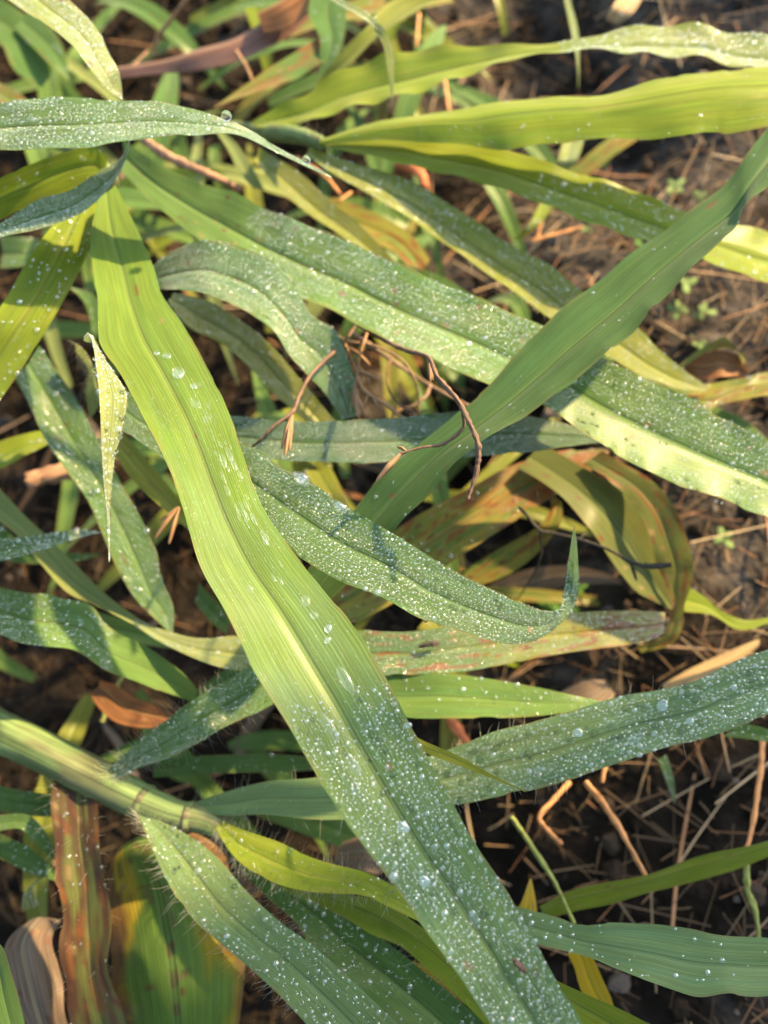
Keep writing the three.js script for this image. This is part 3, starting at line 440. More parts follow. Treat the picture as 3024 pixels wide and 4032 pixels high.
things.hang = leaf(null, '', [-871,1425,-11,-866,1375,-31,-813,1526,34,-821,1474,16,-753,1614,151,-735,1559,150,-722,1648,239,-682,1592,224,-700,1669,322,-654,1611,280,-689,1669,391,-656,1611,369,-680,1660,462,-668,1607,430,-669,1647,537,-670,1598,526,-663,1624,596,-672,1580,582,-654,1600,708,-666,1560,697], {c:"pale","keel":0.05,"dew":{"n":420,"r":0.32,"big":40,"bigr":0.55,"edge":1}}); top(things.hang, 'grass_leaf', "pale narrow leaf tip hanging straight down, edged with large dew beads", 'leaf');
things.left = leaf(null, '', [-1293,835,-363,-1361,845,-220,-1221,828,-268,-1297,838,-118,-1119,822,-127,-1221,832,18,-1026,815,28,-1132,825,138,-943,788,171,-1045,798,251,-872,762,284,-980,772,384,-804,735,414,-914,745,514,-780,702,516,-854,712,597,-743,668,598,-784,678,662,-746,635,682,-749,645,693], {c:"deep","keel":0.12,"wav":0.02,"dew":{"n":1500,"r":0.24,"big":20,"bigr":0.45},"spots":10}); top(things.left, 'grass_leaf', "dark green leaf with yellow patches behind the hanging beaded tip", 'leaf');
things.wee = leaf(null, '', [-1375,895,423,-1352,905,522,-1275,911,425,-1256,921,508,-1154,927,419,-1176,937,494,-1041,927,403,-1090,937,462,-971,911,399,-1009,921,426,-948,895,397,-946,905,402], {c:"blue","keel":0.08,"dew":{"n":420,"r":0.26,"big":8,"bigr":0.45}}); top(things.wee, 'grass_leaf', "short pointed dewy leaf aiming at the hanging beaded tip", 'leaf');
things.fold = leaf(null, '', [-1427,750,527,-1387,770,702,-1324,757,551,-1286,779,721,-1221,765,574,-1216,787,749,-1136,756,580,-1124,780,763,-1014,732,607,-1032,756,771,-968,708,661,-939,732,829,-918,675,700,-893,701,849,-852,642,726,-837,670,866,-767,606,777,-765,634,891,-708,565,820,-709,594,907,-667,525,870,-672,555,918], {c:"green","keel":0.12,"wav":0.03,"dew":{"n":420,"r":0.24,"rng":[0,0.55],"big":12,"bigr":0.4},"vein":1}); top(things.fold, 'grass_leaf', "bright green leaf with square sun patches, dew on its outer half only", 'leaf');
things.grey = leaf(null, '', [-1509,560,87,-1554,560,192,-1355,573,235,-1396,579,293,-1249,586,322,-1274,598,416,-1134,603,426,-1146,621,536,-1011,624,537,-1029,648,590,-886,645,626,-890,675,658,-786,664,675,-775,688,727,-649,683,713,-663,701,780,-527,694,707,-549,706,819,-382,697,719,-407,703,838,-238,700,735,-235,700,814], {c:"pale","keel":0.1,"dew":{"n":500,"r":0.2,"rng":[0.5,1],"big":10,"bigr":0.4}}); top(things.grey, 'grass_leaf', "grey-green twisted leaf slipping beneath the widest leaf", 'leaf');
things.bottomright = leaf(null, '', [283,870,1501,329,890,1588,376,894,1525,414,919,1614,492,919,1552,480,948,1628,541,943,1566,557,977,1642,609,968,1557,629,1006,1667,730,989,1559,702,1028,1691,827,1008,1567,813,1045,1721,904,1021,1580,891,1055,1715,1034,1013,1589,998,1045,1719,1211,1005,1606,1179,1035,1687], {c:"wax","keel":0.09,"wav":0.025,"dew":{"n":60,"r":0.2,"big":3,"bigr":0.5},"vein":1,"hi":1}); top(things.bottomright, 'grass_leaf', "broad smooth green leaf with wavy edges and almost no dew, over dark soil", 'leaf');
things.corner = leaf(null, '', [397,930,1663,360,910,1689,465,952,1699,430,928,1741,529,975,1723,480,945,1781,627,978,1762,563,942,1835,744,980,1815,685,940,1909], {c:"lime","keel":0.1,"vein":1}); top(things.corner, 'grass_leaf', "yellow-green leaf emerging from under the end of the widest leaf", 'leaf');
things.yellowband = leaf(null, '', [538,365,1587,569,315,1633,654,398,1532,662,342,1606,755,430,1507,763,370,1584,879,463,1483,886,398,1548,1006,495,1437,1024,425,1513,1102,524,1407,1127,456,1485,1199,547,1387,1223,483,1451,1274,569,1368,1303,506,1419,1428,590,1316,1460,530,1354], {c:"lime","keel":0.12,"spots":6}); top(things.yellowband, 'grass_leaf', "narrow yellow-olive leaf with brown nicks lying low over the dark litter", 'leaf');
things.short = leaf(null, '', [-109,705,846,-75,735,971,32,726,843,61,754,988,186,747,840,211,773,993,387,737,865,392,762,990,541,728,894,545,752,980,697,709,924,697,731,953,801,690,943,795,710,948], {c:"green","keel":0.12,"dew":{"n":120,"r":0.2,"big":5,"bigr":0.4},"vein":1}); top(things.short, 'grass_leaf', "short pointed smooth green leaf between the blotched leaf and the big-drop leaf", 'leaf');
things.blotch = leaf(null, '', [-219,735,734,-145,745,875,-89,735,698,-30,745,855,89,735,696,124,745,848,271,728,669,295,737,833,467,705,640,472,715,798,639,682,623,636,692,766,836,655,610,830,665,737,962,625,607,944,635,710,1019,595,603,1000,605,681], {c:"blue","c2":"sick","keel":0.07,"dew":{"n":2600,"r":0.2,"big":60,"bigr":0.5},"spots":46,"hi":1}); top(things.blotch, 'grass_leaf', "dull dewy leaf with a dark red blotch and a torn blunt end", 'leaf');
things.rusty = leaf(null, '', [-314,635,574,-211,645,693,-185,624,468,-49,636,624,1,612,322,118,628,529,150,591,215,257,609,414,359,570,91,454,590,278,502,549,4,567,571,197,693,528,-65,730,553,94,830,506,-89,843,534,-2,906,485,-103,905,515,-65], {c:"sick","c2":"rust","nick":0.15,"keel":0.1,"spots":70,"hi":1,"dew":{"n":240,"r":0.16}}); top(things.rusty, 'grass_leaf', "olive and rust-brown dying leaf behind the dew-beaded leaf with the curled tip", 'leaf');
things.stub = leaf(null, '', [288,355,389,358,365,453,388,383,340,456,397,423,469,412,298,535,428,385,592,420,231,619,440,315,660,428,160,688,452,233,675,417,104,714,443,165,698,405,79,712,435,117], {c:"sick","keel":0.1,"spots":30}); top(things.stub, 'grass_leaf', "short yellow-brown leaf with rounded end beside the black twig", 'leaf');
things.broad = leaf(null, '', [618,590,-77,517,610,40,769,600,36,669,620,162,883,610,117,765,630,301,990,570,215,843,590,405,1058,530,350,929,550,509,1104,460,459,1026,480,536,1132,390,542,1113,410,552], {c:"dull","keel":0.12,"spots":16}); top(things.broad, 'grass_leaf', "olive leaf with a bright rib beneath the black twig", 'leaf');
things.lobe = leaf(null, '', [832,650,-10,753,630,39,988,672,105,885,652,153,1065,681,228,949,661,257,1119,637,330,986,617,350,1152,579,411,1029,559,441,1158,500,479,1081,482,510,1149,427,560,1106,413,566,1172,358,599,1092,349,638,1130,307,666,1080,302,640,1023,260,691,1008,260,663], {c:"dull","c2":"sick","nick":0.2,"keel":0.1,"wav":0.08,"spots":50}); top(things.lobe, 'grass_leaf', "olive drooping leaf bent down on itself with an orange withered end", 'leaf');
things.ribbon = leaf(null, '', [1215,310,423,1189,330,542,1285,318,477,1296,338,556,1335,326,535,1375,346,613,1419,330,573,1440,350,614,1517,330,564,1503,350,592,1670,330,538,1657,350,557], {c:"lime","keel":0.1}); top(things.ribbon, 'grass_leaf', "thin lime ribbon leaf on the straw beside the drooping bent leaf", 'leaf');
things.arch = leaf(null, '', [-224,1300,-1622,-241,1300,-1585,-162,1346,-1493,-170,1346,-1470,-98,1377,-1417,-111,1377,-1385,-27,1366,-1364,-57,1366,-1348,11,1331,-1339,-24,1331,-1334,31,1274,-1325,1,1274,-1332,37,1200,-1282,15,1200,-1309,32,1120,-1231,31,1120,-1229], {c:"pale","keel":0.08,"dew":{"n":120,"r":0.2,"edge":1}}); top(things.arch, 'grass_leaf', "very thin pale leaf arching over and hanging down as a thread", 'leaf');
things.upright = leaf(null, '', [285,750,-2340,394,750,-2340,44,768,-2255,238,768,-2240,-84,768,-2078,14,768,-2069,-173,732,-2007,-136,732,-1921,-267,672,-1935,-223,672,-1892,-325,600,-1902,-307,600,-1888], {c:"olive","keel":0.15}); top(things.upright, 'grass_leaf', "straight olive grooved leaf behind the thin arching leaf", 'leaf');
things.wideup = leaf(null, '', [-320,645,-2610,-159,655,-2596,-368,645,-2341,-178,655,-2374,-308,645,-2173,-186,655,-2175,-306,620,-2054,-228,630,-2028,-306,595,-1980,-283,605,-1954], {c:"deep","keel":0.1,"dew":{"n":60,"r":0.2}}); top(things.wideup, 'grass_leaf', "wide dark green leaf hanging beside the orange withered curl", 'leaf');
things.slant = leaf(null, '', [-243,595,-2114,-218,605,-2013,-320,611,-2194,-284,621,-2038,-495,627,-2037,-409,637,-1918,-599,631,-1933,-535,641,-1856,-708,623,-1834,-672,633,-1803,-786,615,-1766,-781,625,-1753], {c:"deep","c2":"sick","keel":0.1,"spots":14}); top(things.slant, 'grass_leaf', "dark slanting leaf with a reddened edge and long fine tip", 'leaf');
things.cornertop = leaf(null, '', [-1230,1495,-1491,-1364,1505,-1365,-1065,1501,-1294,-1194,1516,-1215,-990,1506,-1207,-1075,1528,-1111,-939,1495,-1141,-1000,1522,-1042,-907,1476,-1072,-952,1507,-978,-879,1451,-1028,-923,1486,-945,-877,1416,-1004,-903,1453,-936,-881,1380,-982,-868,1420,-936], {c:"pale","keel":0.07,"dew":{"n":700,"r":0.22,"big":20,"bigr":0.45},"spots":10}); top(things.cornertop, 'grass_leaf', "pale dewy leaf bending down, its tip meeting the leaf with two clear beads", 'leaf');
things.yellowleft = leaf(null, '', [-1641,530,-64,-1607,550,73,-1532,540,-104,-1501,560,31,-1440,550,-130,-1406,570,-26,-1382,540,-151,-1336,560,-77,-1305,530,-166,-1273,550,-126], {c:"lime","keel":0.1,"dew":{"n":40,"r":0.2}}); top(things.yellowleft, 'grass_leaf', "yellow-lit leaf end under the dark leaf with yellow patches", 'leaf');
things.behind = leaf(null, '', [-1041,735,-85,-1055,745,-14,-970,735,-41,-986,745,57,-898,735,34,-923,745,138,-823,727,118,-851,737,208,-705,711,257,-754,721,287,-599,695,367,-629,705,387], {c:"olive","keel":0.1,"spots":10}); top(things.behind, 'grass_leaf', "olive leaf hidden behind the widest leaf next to the hanging tip", 'leaf');
things.thinpale = leaf(null, '', [-782,595,-1654,-753,605,-1658,-708,622,-1519,-655,632,-1522,-648,622,-1387,-579,632,-1391,-580,595,-1314,-528,605,-1299], {c:"pale","keel":0.1}); top(things.thinpale, 'grass_leaf', "pale slim leaf behind the leaf with two clear beads", 'leaf');
things.twin = leaf(null, '', [-548,695,-1451,-566,705,-1372,-352,707,-1289,-446,717,-1198,-215,703,-1137,-324,713,-1080,-85,667,-1039,-165,677,-978,40,631,-908,-28,641,-877,196,595,-749,136,605,-719], {c:"olive","keel":0.2,"dew":{"n":600,"r":0.16}}); top(things.twin, 'grass_leaf', "deeply grooved olive leaf parallel to the long speckled leaf", 'leaf');
things.broadback = leaf(null, '', [-241,395,-1449,-280,405,-1318,-64,408,-1356,-127,418,-1202,108,408,-1236,43,418,-1112,214,395,-1091,148,405,-982], {c:"sick","keel":0.08,"spots":16}); top(things.broadback, 'grass_leaf', "mottled yellow leaf flat on the litter behind the deeply grooved leaf", 'leaf');
things.hollow = leaf(null, '', [-1134,940,-317,-1139,860,-318,-1068,943,-267,-1087,857,-242,-1035,913,-181,-1099,820,-166,-1033,850,-131,-1098,750,-97], {c:"pale","keel":0.15,"hairs":50}); top(things.hollow, 'grass_leaf', "pale rolled hairy sheath leaf beside the base of the hanging tip", 'leaf');
things.spear = leaf(null, '', [66,1105,1040,53,1095,1071,90,1155,1078,96,1145,1111,198,1205,1129,192,1195,1152,291,1225,1181,290,1215,1190,367,1245,1220,367,1235,1221], {c:"citron","keel":0.08}); top(things.spear, 'grass_leaf', "slim yellow spear-like leaf tip lying over the big-drop leaf", 'leaf');
things.tipgold = leaf(null, '', [424,420,1619,467,380,1660,439,433,1589,506,393,1630,462,447,1567,522,407,1597,496,460,1490,507,420,1497], {c:"gold","keel":0.08,"spots":3}); top(things.tipgold, 'grass_leaf', "small golden yellow leaf tip with a brown spot by the widest leaf", 'leaf');
things.goldlow = leaf(null, '', [663,515,1668,598,485,1713,680,515,1727,618,485,1752,698,515,1773,635,485,1818,739,495,1868,684,465,1900,763,475,1973,741,445,1987], {c:"gold","keel":0.1}); top(things.goldlow, 'grass_leaf', "golden strip of leaf below the broad smooth leaf", 'leaf');
things.goldback = leaf(null, '', [48,555,1714,45,525,1739,118,555,1730,82,525,1765,192,542,1781,156,512,1819,265,515,1863,237,485,1889], {c:"gold","keel":0.08,"spots":14}); top(things.goldback, 'grass_leaf', "golden brown-specked leaf edge beneath the white-haired leaves", 'leaf');
things.edgeleft = leaf(null, '', [-1158,910,1597,-1202,890,1692,-1060,950,1609,-1086,930,1729,-1002,970,1689,-1054,950,1790,-940,970,1828,-1019,950,1854], {c:"green","keel":0.08}); top(things.edgeleft, 'grass_leaf', "plain green leaf beside the grey withered leaf", 'leaf');
things.b1 = leaf(null, '', [-2282,210,-3069,-2296,210,-2852,-2028,243,-2880,-2090,243,-2636,-1875,240,-2709,-1984,240,-2437,-1788,200,-2517,-1839,200,-2351], {c:"deep","keel":0.1,"bg":1,"dew":{"n":40,"r":0.18}}); top(things.b1, 'grass_leaf', "deep green leaf in the shadowed corner behind the pale bending leaf", 'leaf', "low leaves under the canopy");
things.b2 = leaf(null, '', [-1972,250,-2871,-2027,250,-2731,-1805,283,-2689,-1854,283,-2519,-1708,280,-2523,-1738,280,-2391,-1677,240,-2371,-1681,240,-2365], {c:"deep","keel":0.1,"bg":1,"dew":{"n":40,"r":0.18}}); top(things.b2, 'grass_leaf', "small dark leaf under the pale bending leaf", 'leaf', "low leaves under the canopy");
things.b3 = leaf(null, '', [-2064,290,-2314,-2095,290,-2218,-1872,340,-2162,-1902,340,-2054,-1793,280,-2103,-1831,280,-2041], {c:"sick","keel":0.1,"bg":1,"dew":{"n":40,"r":0.18}}); top(things.b3, 'grass_leaf', "yellowish leaf end low beside the pale bending leaf", 'leaf', "low leaves under the canopy");
things.b4 = leaf(null, '', [-798,250,-2943,-845,250,-2871,-585,300,-2947,-605,300,-2824,-360,240,-2920,-383,240,-2849], {c:"deep","keel":0.1,"bg":1,"dew":{"n":40,"r":0.18}}); top(things.b4, 'grass_leaf', "dark leaf behind the orange withered curl", 'leaf', "low leaves under the canopy");
things.b5 = leaf(null, '', [-1752,450,-1176,-1723,450,-999,-1597,500,-1130,-1593,500,-973,-1521,440,-1158,-1538,440,-1056], {c:"blue","keel":0.1,"bg":1,"dew":{"n":40,"r":0.18}}); top(things.b5, 'grass_leaf', "blue dewy leaf end under the curved dewy leaf", 'leaf', "low leaves under the canopy");
things.b6 = leaf(null, '', [-1516,350,-1023,-1445,350,-973,-1349,400,-862,-1300,400,-887,-1312,340,-732,-1266,340,-781], {c:"deep","keel":0.1,"bg":1,"dew":{"n":40,"r":0.18}}); top(things.b6, 'grass_leaf', "dark leaf below the plant node of the wide leaf", 'leaf', "low leaves under the canopy");
things.b7 = leaf(null, '', [-1542,410,197,-1562,410,294,-1400,443,305,-1443,443,371,-1215,440,332,-1228,440,370,-1130,400,320,-1131,400,329], {c:"deep","keel":0.1,"bg":1,"dew":{"n":40,"r":0.18}}); top(things.b7, 'grass_leaf', "dark leaf crossing behind the short pointed dewy leaf", 'leaf', "low leaves under the canopy");
things.b8 = leaf(null, '', [-1063,390,1101,-1073,390,1149,-839,440,1007,-818,440,1048,-691,380,919,-670,380,969], {c:"deep","keel":0.1,"bg":1,"dew":{"n":40,"r":0.18}}); top(things.b8, 'grass_leaf', "dark leaf under the hairy leaf of the blotched stem", 'leaf', "low leaves under the canopy");
things.b9 = leaf(null, '', [-860,330,1099,-853,330,1164,-596,363,1084,-592,363,1149,-358,360,1084,-347,360,1145,-224,320,1098,-223,320,1131], {c:"deep","keel":0.1,"bg":1,"dew":{"n":40,"r":0.18}}); top(things.b9, 'grass_leaf', "dark straight leaf lying beneath the blotched stem leaves", 'leaf', "low leaves under the canopy");
things.b10 = leaf(null, '', [-1473,350,1180,-1459,350,1260,-1312,400,1205,-1315,400,1290,-1182,340,1228,-1189,340,1299], {c:"deep","keel":0.1,"bg":1,"dew":{"n":40,"r":0.18}}); top(things.b10, 'grass_leaf', "dark leaf end beneath the thick blotched stem", 'leaf', "low leaves under the canopy");
things.b11 = leaf(null, '', [-1342,450,1289,-1364,450,1349,-1230,483,1289,-1255,483,1333,-1159,480,1348,-1194,480,1378,-1132,440,1424,-1147,440,1431], {c:"green","keel":0.1,"bg":1,"dew":{"n":40,"r":0.18}}); top(things.b11, 'grass_leaf', "bright curled leaf beside the rusty hanging leaf", 'leaf', "low leaves under the canopy");
things.b12 = leaf(null, '', [-1368,370,1352,-1371,370,1428,-1248,403,1396,-1252,403,1470,-1141,400,1470,-1153,400,1500,-1118,360,1518,-1119,360,1521], {c:"deep","keel":0.1,"bg":1,"dew":{"n":40,"r":0.18}}); top(things.b12, 'grass_leaf', "dark pointed leaf touching the rusty hanging leaf", 'leaf', "low leaves under the canopy");
things.b13 = leaf(null, '', [-1182,390,1493,-1194,390,1486,-1197,440,1525,-1225,440,1546,-1189,380,1581,-1242,380,1603], {c:"pale","keel":0.1,"bg":1,"dew":{"n":40,"r":0.18}}); top(things.b13, 'grass_leaf', "tiny pale twisted leaf over the grey withered leaf", 'leaf', "low leaves under the canopy");
things.b14 = leaf(null, '', [68,250,-1204,45,250,-1097,283,300,-1060,216,300,-958,418,240,-1000,372,240,-949], {c:"deep","keel":0.1,"bg":1,"dew":{"n":40,"r":0.18}}); top(things.b14, 'grass_leaf', "dark leaf under the long speckled leaf, beyond the mottled yellow one", 'leaf', "low leaves under the canopy");
things.b15 = leaf(null, '', [911,600,-2542,888,600,-2542,932,633,-2248,896,633,-2248,924,630,-2042,909,630,-2042,918,590,-1913,916,590,-1913], {c:"pale","keel":0.1,"bg":1,"dew":{"n":40,"r":0.18}}); top(things.b15, 'grass_leaf', "slim pale leaf hanging behind the topmost yellow-green leaf", 'leaf', "low leaves under the canopy");
things.b16 = leaf(null, '', [1028,250,-1949,915,250,-1933,974,300,-1779,869,300,-1764,937,240,-1733,857,240,-1763], {c:"pale","keel":0.1,"bg":1,"dew":{"n":40,"r":0.18}}); top(things.b16, 'grass_leaf', "pale leaf end under the fanning yellow-green leaves", 'leaf', "low leaves under the canopy");
things.b17 = leaf(null, '', [838,210,-1571,780,210,-1571,771,260,-1414,715,260,-1414,664,200,-1353,637,200,-1367], {c:"lime","keel":0.1,"bg":1,"dew":{"n":40,"r":0.18}}); top(things.b17, 'grass_leaf', "thin yellow tip on the straw below the fanning leaves", 'leaf', "low leaves under the canopy");
things.b18 = leaf(null, '', [1419,350,-2880,1323,350,-2915,1318,400,-2659,1213,400,-2710,1248,340,-2644,1189,340,-2678], {c:"straw","keel":0.1,"bg":1,"dew":{"n":40,"r":0.18}}); top(things.b18, 'grass_leaf', "straw-pale dry leaf end on the bare soil", 'leaf', "low leaves under the canopy");
things.b19 = leaf(null, '', [-245,450,-90,-358,450,-70,-164,500,92,-255,500,112,-128,440,188,-201,440,207], {c:"olive","keel":0.1,"bg":1,"dew":{"n":40,"r":0.18}}); top(things.b19, 'grass_leaf', "olive leaf under the blue-green frosted leaf", 'leaf', "low leaves under the canopy");
things.b20 = leaf(null, '', [1340,450,-324,1274,450,-259,1460,500,-234,1372,500,-150,1587,440,-157,1534,440,-53], {c:"green","keel":0.1,"bg":1,"dew":{"n":40,"r":0.18}}); top(things.b20, 'grass_leaf', "green leaf showing beneath the ragged dying leaf", 'leaf', "low leaves under the canopy");
things.b21 = leaf(null, '', [221,350,505,127,350,616,311,340,559,236,340,650], {c:"olive","keel":0.1,"bg":1,"dew":{"n":40,"r":0.18}}); top(things.b21, 'grass_leaf', "olive leaf in the gap under the curled-tip leaf", 'leaf', "low leaves under the canopy");
things.b22 = leaf(null, '', [1207,650,993,1138,650,1039,1272,700,1020,1237,700,1057,1389,640,1053,1378,640,1071], {c:"green","keel":0.1,"bg":1,"dew":{"n":40,"r":0.18}}); top(things.b22, 'grass_leaf', "green leaf edge beneath the big-drop leaf", 'leaf', "low leaves under the canopy");
things.b23 = leaf(null, '', [-483,350,688,-407,350,777,-332,400,767,-293,400,871,-193,340,863,-174,340,932], {c:"deep","keel":0.1,"bg":1,"dew":{"n":40,"r":0.18}}); top(things.b23, 'grass_leaf', "dark leaf under the widest leaf beside the blotched leaf", 'leaf', "low leaves under the canopy");
things.b24 = leaf(null, '', [1081,250,1078,1043,250,1095,1079,300,1163,1051,300,1179,1098,240,1244,1089,240,1252], {c:"blue","keel":0.1,"bg":1,"dew":{"n":40,"r":0.18}}); top(things.b24, 'grass_leaf', "small blue-green leaf tip over the black soil", 'leaf', "low leaves under the canopy");
things.b25 = leaf(null, '', [-365,470,-313,-422,470,-281,-241,520,-120,-314,520,-79,-205,460,-24,-261,460,-4], {c:"olive","keel":0.1,"bg":1,"dew":{"n":40,"r":0.18}}); top(things.b25, 'grass_leaf', "olive leaf behind the thin brown twig", 'leaf', "low leaves under the canopy");
things.b26 = leaf(null, '', [-781,170,382,-794,170,462,-686,220,474,-718,220,551,-635,160,538,-651,160,597], {c:"deep","keel":0.1,"bg":1,"dew":{"n":40,"r":0.18}}); top(things.b26, 'grass_leaf', "faint dark leaf deep in the hollow by the widest leaf", 'leaf', "low leaves under the canopy");
things.purplestalk = leaf(null, '', [-1451,320,-2351,-1429,320,-2273,-1158,340,-2386,-1126,340,-2295,-977,360,-2437,-929,360,-2291,-795,380,-2484,-738,380,-2338,-617,400,-2602,-526,400,-2450,-463,420,-2751,-408,420,-2550,-319,440,-2897,-265,440,-2691], {c:"purple","keel":-0.35,"spots":8}); top(things.purplestalk, 'dead_leaf', "purple-brown rolled dead leaf lying across the dark hollow", 'dead leaf');
things.orangecurl = leaf(null, '', [-650,420,-2583,-604,500,-2384,-550,460,-2614,-459,540,-2365,-430,487,-2679,-378,567,-2426,-336,500,-2779,-299,580,-2505], {c:"rust","keel":-0.3}); top(things.orangecurl, 'dead_leaf', "orange-brown withered curl on the end of the purple-brown roll", 'dead leaf');
things.deadfold = leaf(null, '', [-1167,210,847,-1115,270,801,-1111,245,905,-1041,295,822,-1030,280,960,-957,320,869,-923,275,981,-887,305,894,-792,270,968,-799,290,936], {c:"rust","keel":0.2,"spots":20}); top(things.deadfold, 'dead_leaf', "folded rust-coloured dead leaf in the dark under the stem", 'dead leaf');
things.ragged = leaf(null, '', [1063,590,-323,1043,610,-280,1134,597,-313,1088,617,-215,1247,603,-336,1161,623,-161,1356,610,-339,1250,630,-168,1453,603,-351,1335,623,-232,1555,597,-393,1488,617,-256,1711,590,-397,1668,610,-322], {c:"sick","c2":"sick","nick":0.3,"keel":0.05,"wav":0.08,"spots":30,"dew":{"n":200,"r":0.18}}); top(things.ragged, 'dead_leaf', "ragged yellow-green dying leaf with torn dewy edges", 'dead leaf');
things.orangeflap = leaf(null, '', [1212,580,-435,1261,500,-449,1301,604,-464,1297,536,-385,1368,628,-471,1367,572,-375,1452,601,-455,1441,559,-389,1484,575,-406,1492,545,-410], {c:"rust","keel":-0.25}); top(things.orangeflap, 'dead_leaf', "orange-brown patch of withered leaf standing above the ragged one", 'dead leaf');
things.paleflap = leaf(null, '', [1188,615,-404,1216,585,-409,1271,635,-467,1311,605,-470,1363,655,-512,1398,625,-479,1407,635,-499,1472,605,-453,1443,615,-436,1465,585,-421], {c:"sick","keel":0.05,"wav":0.05}); top(things.paleflap, 'dead_leaf', "pale yellow torn leaf flap behind the orange-brown patch", 'dead leaf');
things.bigdying = leaf(null, '', [-843,300,1355,-970,300,1417,-718,334,1338,-990,334,1505,-590,369,1398,-952,369,1633,-523,386,1501,-927,386,1756,-481,394,1630,-905,394,1849,-465,394,1768,-880,394,1935,-474,377,1920,-843,377,2037,-527,360,2080,-778,360,2130], {c:"patch","keel":-0.2,"wav":0.06,"spots":40,"hi":1}); top(things.bigdying, 'dead_leaf', "large rounded dying leaf, green in the middle with yellow and brown sides", 'dead leaf');
things.greydead = leaf(null, '', [-1144,290,1636,-1266,270,1646,-1140,320,1697,-1319,300,1743,-1098,350,1804,-1254,330,1863,-1053,340,1928,-1194,320,1973,-977,330,2062,-1088,310,2093], {c:"greydead","keel":-0.3,"wav":0.12,"spots":20}); top(things.greydead, 'dead_leaf', "grey-brown withered leaf beside the rusty hanging leaf", 'dead leaf');
things.browndead = leaf(null, '', [-158,140,1394,-192,140,1475,-52,180,1360,-85,180,1488,54,140,1410,-17,140,1507], {c:"greydead","keel":-0.1,"wav":0.05}); top(things.browndead, 'dead_leaf', "brown dead leaf scrap in the dark below the big-drop leaf", 'dead leaf');
things.curldead = leaf(null, '', [700,120,836,720,120,946,809,160,786,851,160,932,908,140,783,940,140,839], {c:"greydead","keel":0.15,"wav":0.05}); top(things.curldead, 'dead_leaf', "curled grey dead leaf scrap beyond the short smooth leaf", 'dead leaf');
things.chunk = leaf(null, '', [1152,85,794,1156,115,836,1286,112,722,1285,142,783,1485,125,638,1463,155,701,1567,125,609,1548,155,644], {c:"straw","keel":0.1}); top(things.chunk, 'dead_leaf', "split tan straw sheath lying on dark soil", 'dead leaf');
things.twigA = tube(null, '', [-104,850,-440,-142,1000,-270,-193,1100,-144,-236,1180,-34,-264,1230,70,-277,1260,136,-333,1260,186,-373,1240,220,-417,1200,235], {"r":[0.5,0.55,0.6,0.6,0.6,0.65,0.5,0.45,0.3],c:"twig","spike":[[-277,1260,136,-310,1225,243],[-277,1260,136,-286,1225,251],[-277,1260,136,-299,1225,266]]}); top(things.twigA, 'dry_twig', "thin brown twig with hanging husks at its bend, over the blue-green leaf", 'twig');
things.twigB = tube(null, '', [-143,900,-329,-105,960,-200,-83,980,-119,-50,980,-76,1,960,-50,69,900,-27], {"r":[0.4,0.5,0.6,0.5,0.4,0.3],c:"strawtwig","spike":[[-132,940,-288,-141,905,-214],[-129,940,-292,-49,905,-233],[-97,970,-176,-19,935,-159],[-92,980,-97,-87,945,1],[-55,980,-79,-72,945,-26],[-23,970,-67,57,935,-13],[-118,950,-244,-129,915,-193],[-47,980,-79,-15,945,-35]]}); top(things.twigB, 'seed_head', "dry tan seed head with several open husks in the dark gap", 'seed head');
things.twigC = tube(null, '', [-97,1020,-332,1,1140,-191,73,1260,-76,130,1380,19,149,1460,131,192,1530,234,217,1560,311,238,1560,370,244,1540,407,235,1520,457,215,1500,513], {"r":[0.6,0.65,0.7,0.7,0.75,0.75,0.7,0.75,0.75,0.6,0.45],c:"twig","spike":[[130,1380,19,137,1345,81],[126,1380,16,144,1345,76]],"branch":[207,1550,286,211,1520,311,191,1500,329,155,1480,346,112,1480,353,75,1470,358,44,1460,364],"bspike":[[57,1460,362,7,1425,383],[44,1460,364,-22,1425,431],[48,1460,364,-6,1425,417],[63,1460,359,36,1425,328]]}); top(things.twigC, 'dry_twig', "long bent brown twig with a side branch hanging over the crossing leaf", 'twig');
things.twigD = tube(null, '', [-142,600,-576,-18,640,-453,111,640,-351,240,620,-275,392,560,-224], {"r":[0.8,0.8,0.7,0.7,0.6],c:"twigdull","branch":[185,630,-311,164,660,-243,118,660,-203,73,640,-193],"bspike":[[73,640,-193,28,605,-184],[77,640,-195,38,605,-201]]}); top(things.twigD, 'dry_twig', "dull straight twig passing behind the bent brown twigs", 'twig');
things.twigE = tube(null, '', [502,640,213,531,660,257,570,660,311,611,660,320,706,680,353,797,700,394,869,720,447,925,740,471,999,760,472], {"r":[0.5,0.5,0.6,0.5,0.55,0.6,0.7,0.9,0.9],c:"blacktwig","branch":[570,660,311,585,600,372,582,460,413,548,200,469],"bspike":[[869,720,447,897,685,510],[706,680,353,748,645,315]]}); top(things.twigE, 'dry_twig', "black forked twig with a thick dark end", 'twig');
things.twigF = tube(null, '', [-754,900,359,-718,940,352,-679,960,332], {"r":[0.25,0.35,0.4],c:"strawtwig","spike":[[-679,960,332,-758,925,433],[-675,960,332,-708,925,449],[-689,960,340,-737,925,384]]}); top(things.twigF, 'seed_head', "small dry forked husk poking out beside the widest leaf", 'seed head');
things.twigG = tube(null, '', [-119,900,-388,-156,960,-257,-164,980,-170,-144,960,-90], {"r":[0.35,0.4,0.35,0.2],c:"twig","spike":[[-161,980,-189,-187,945,-135],[-156,960,-257,-115,925,-202]]}); top(things.twigG, 'dry_twig', "thin dark forked rootlet against the drooping dew-coated leaf", 'twig');
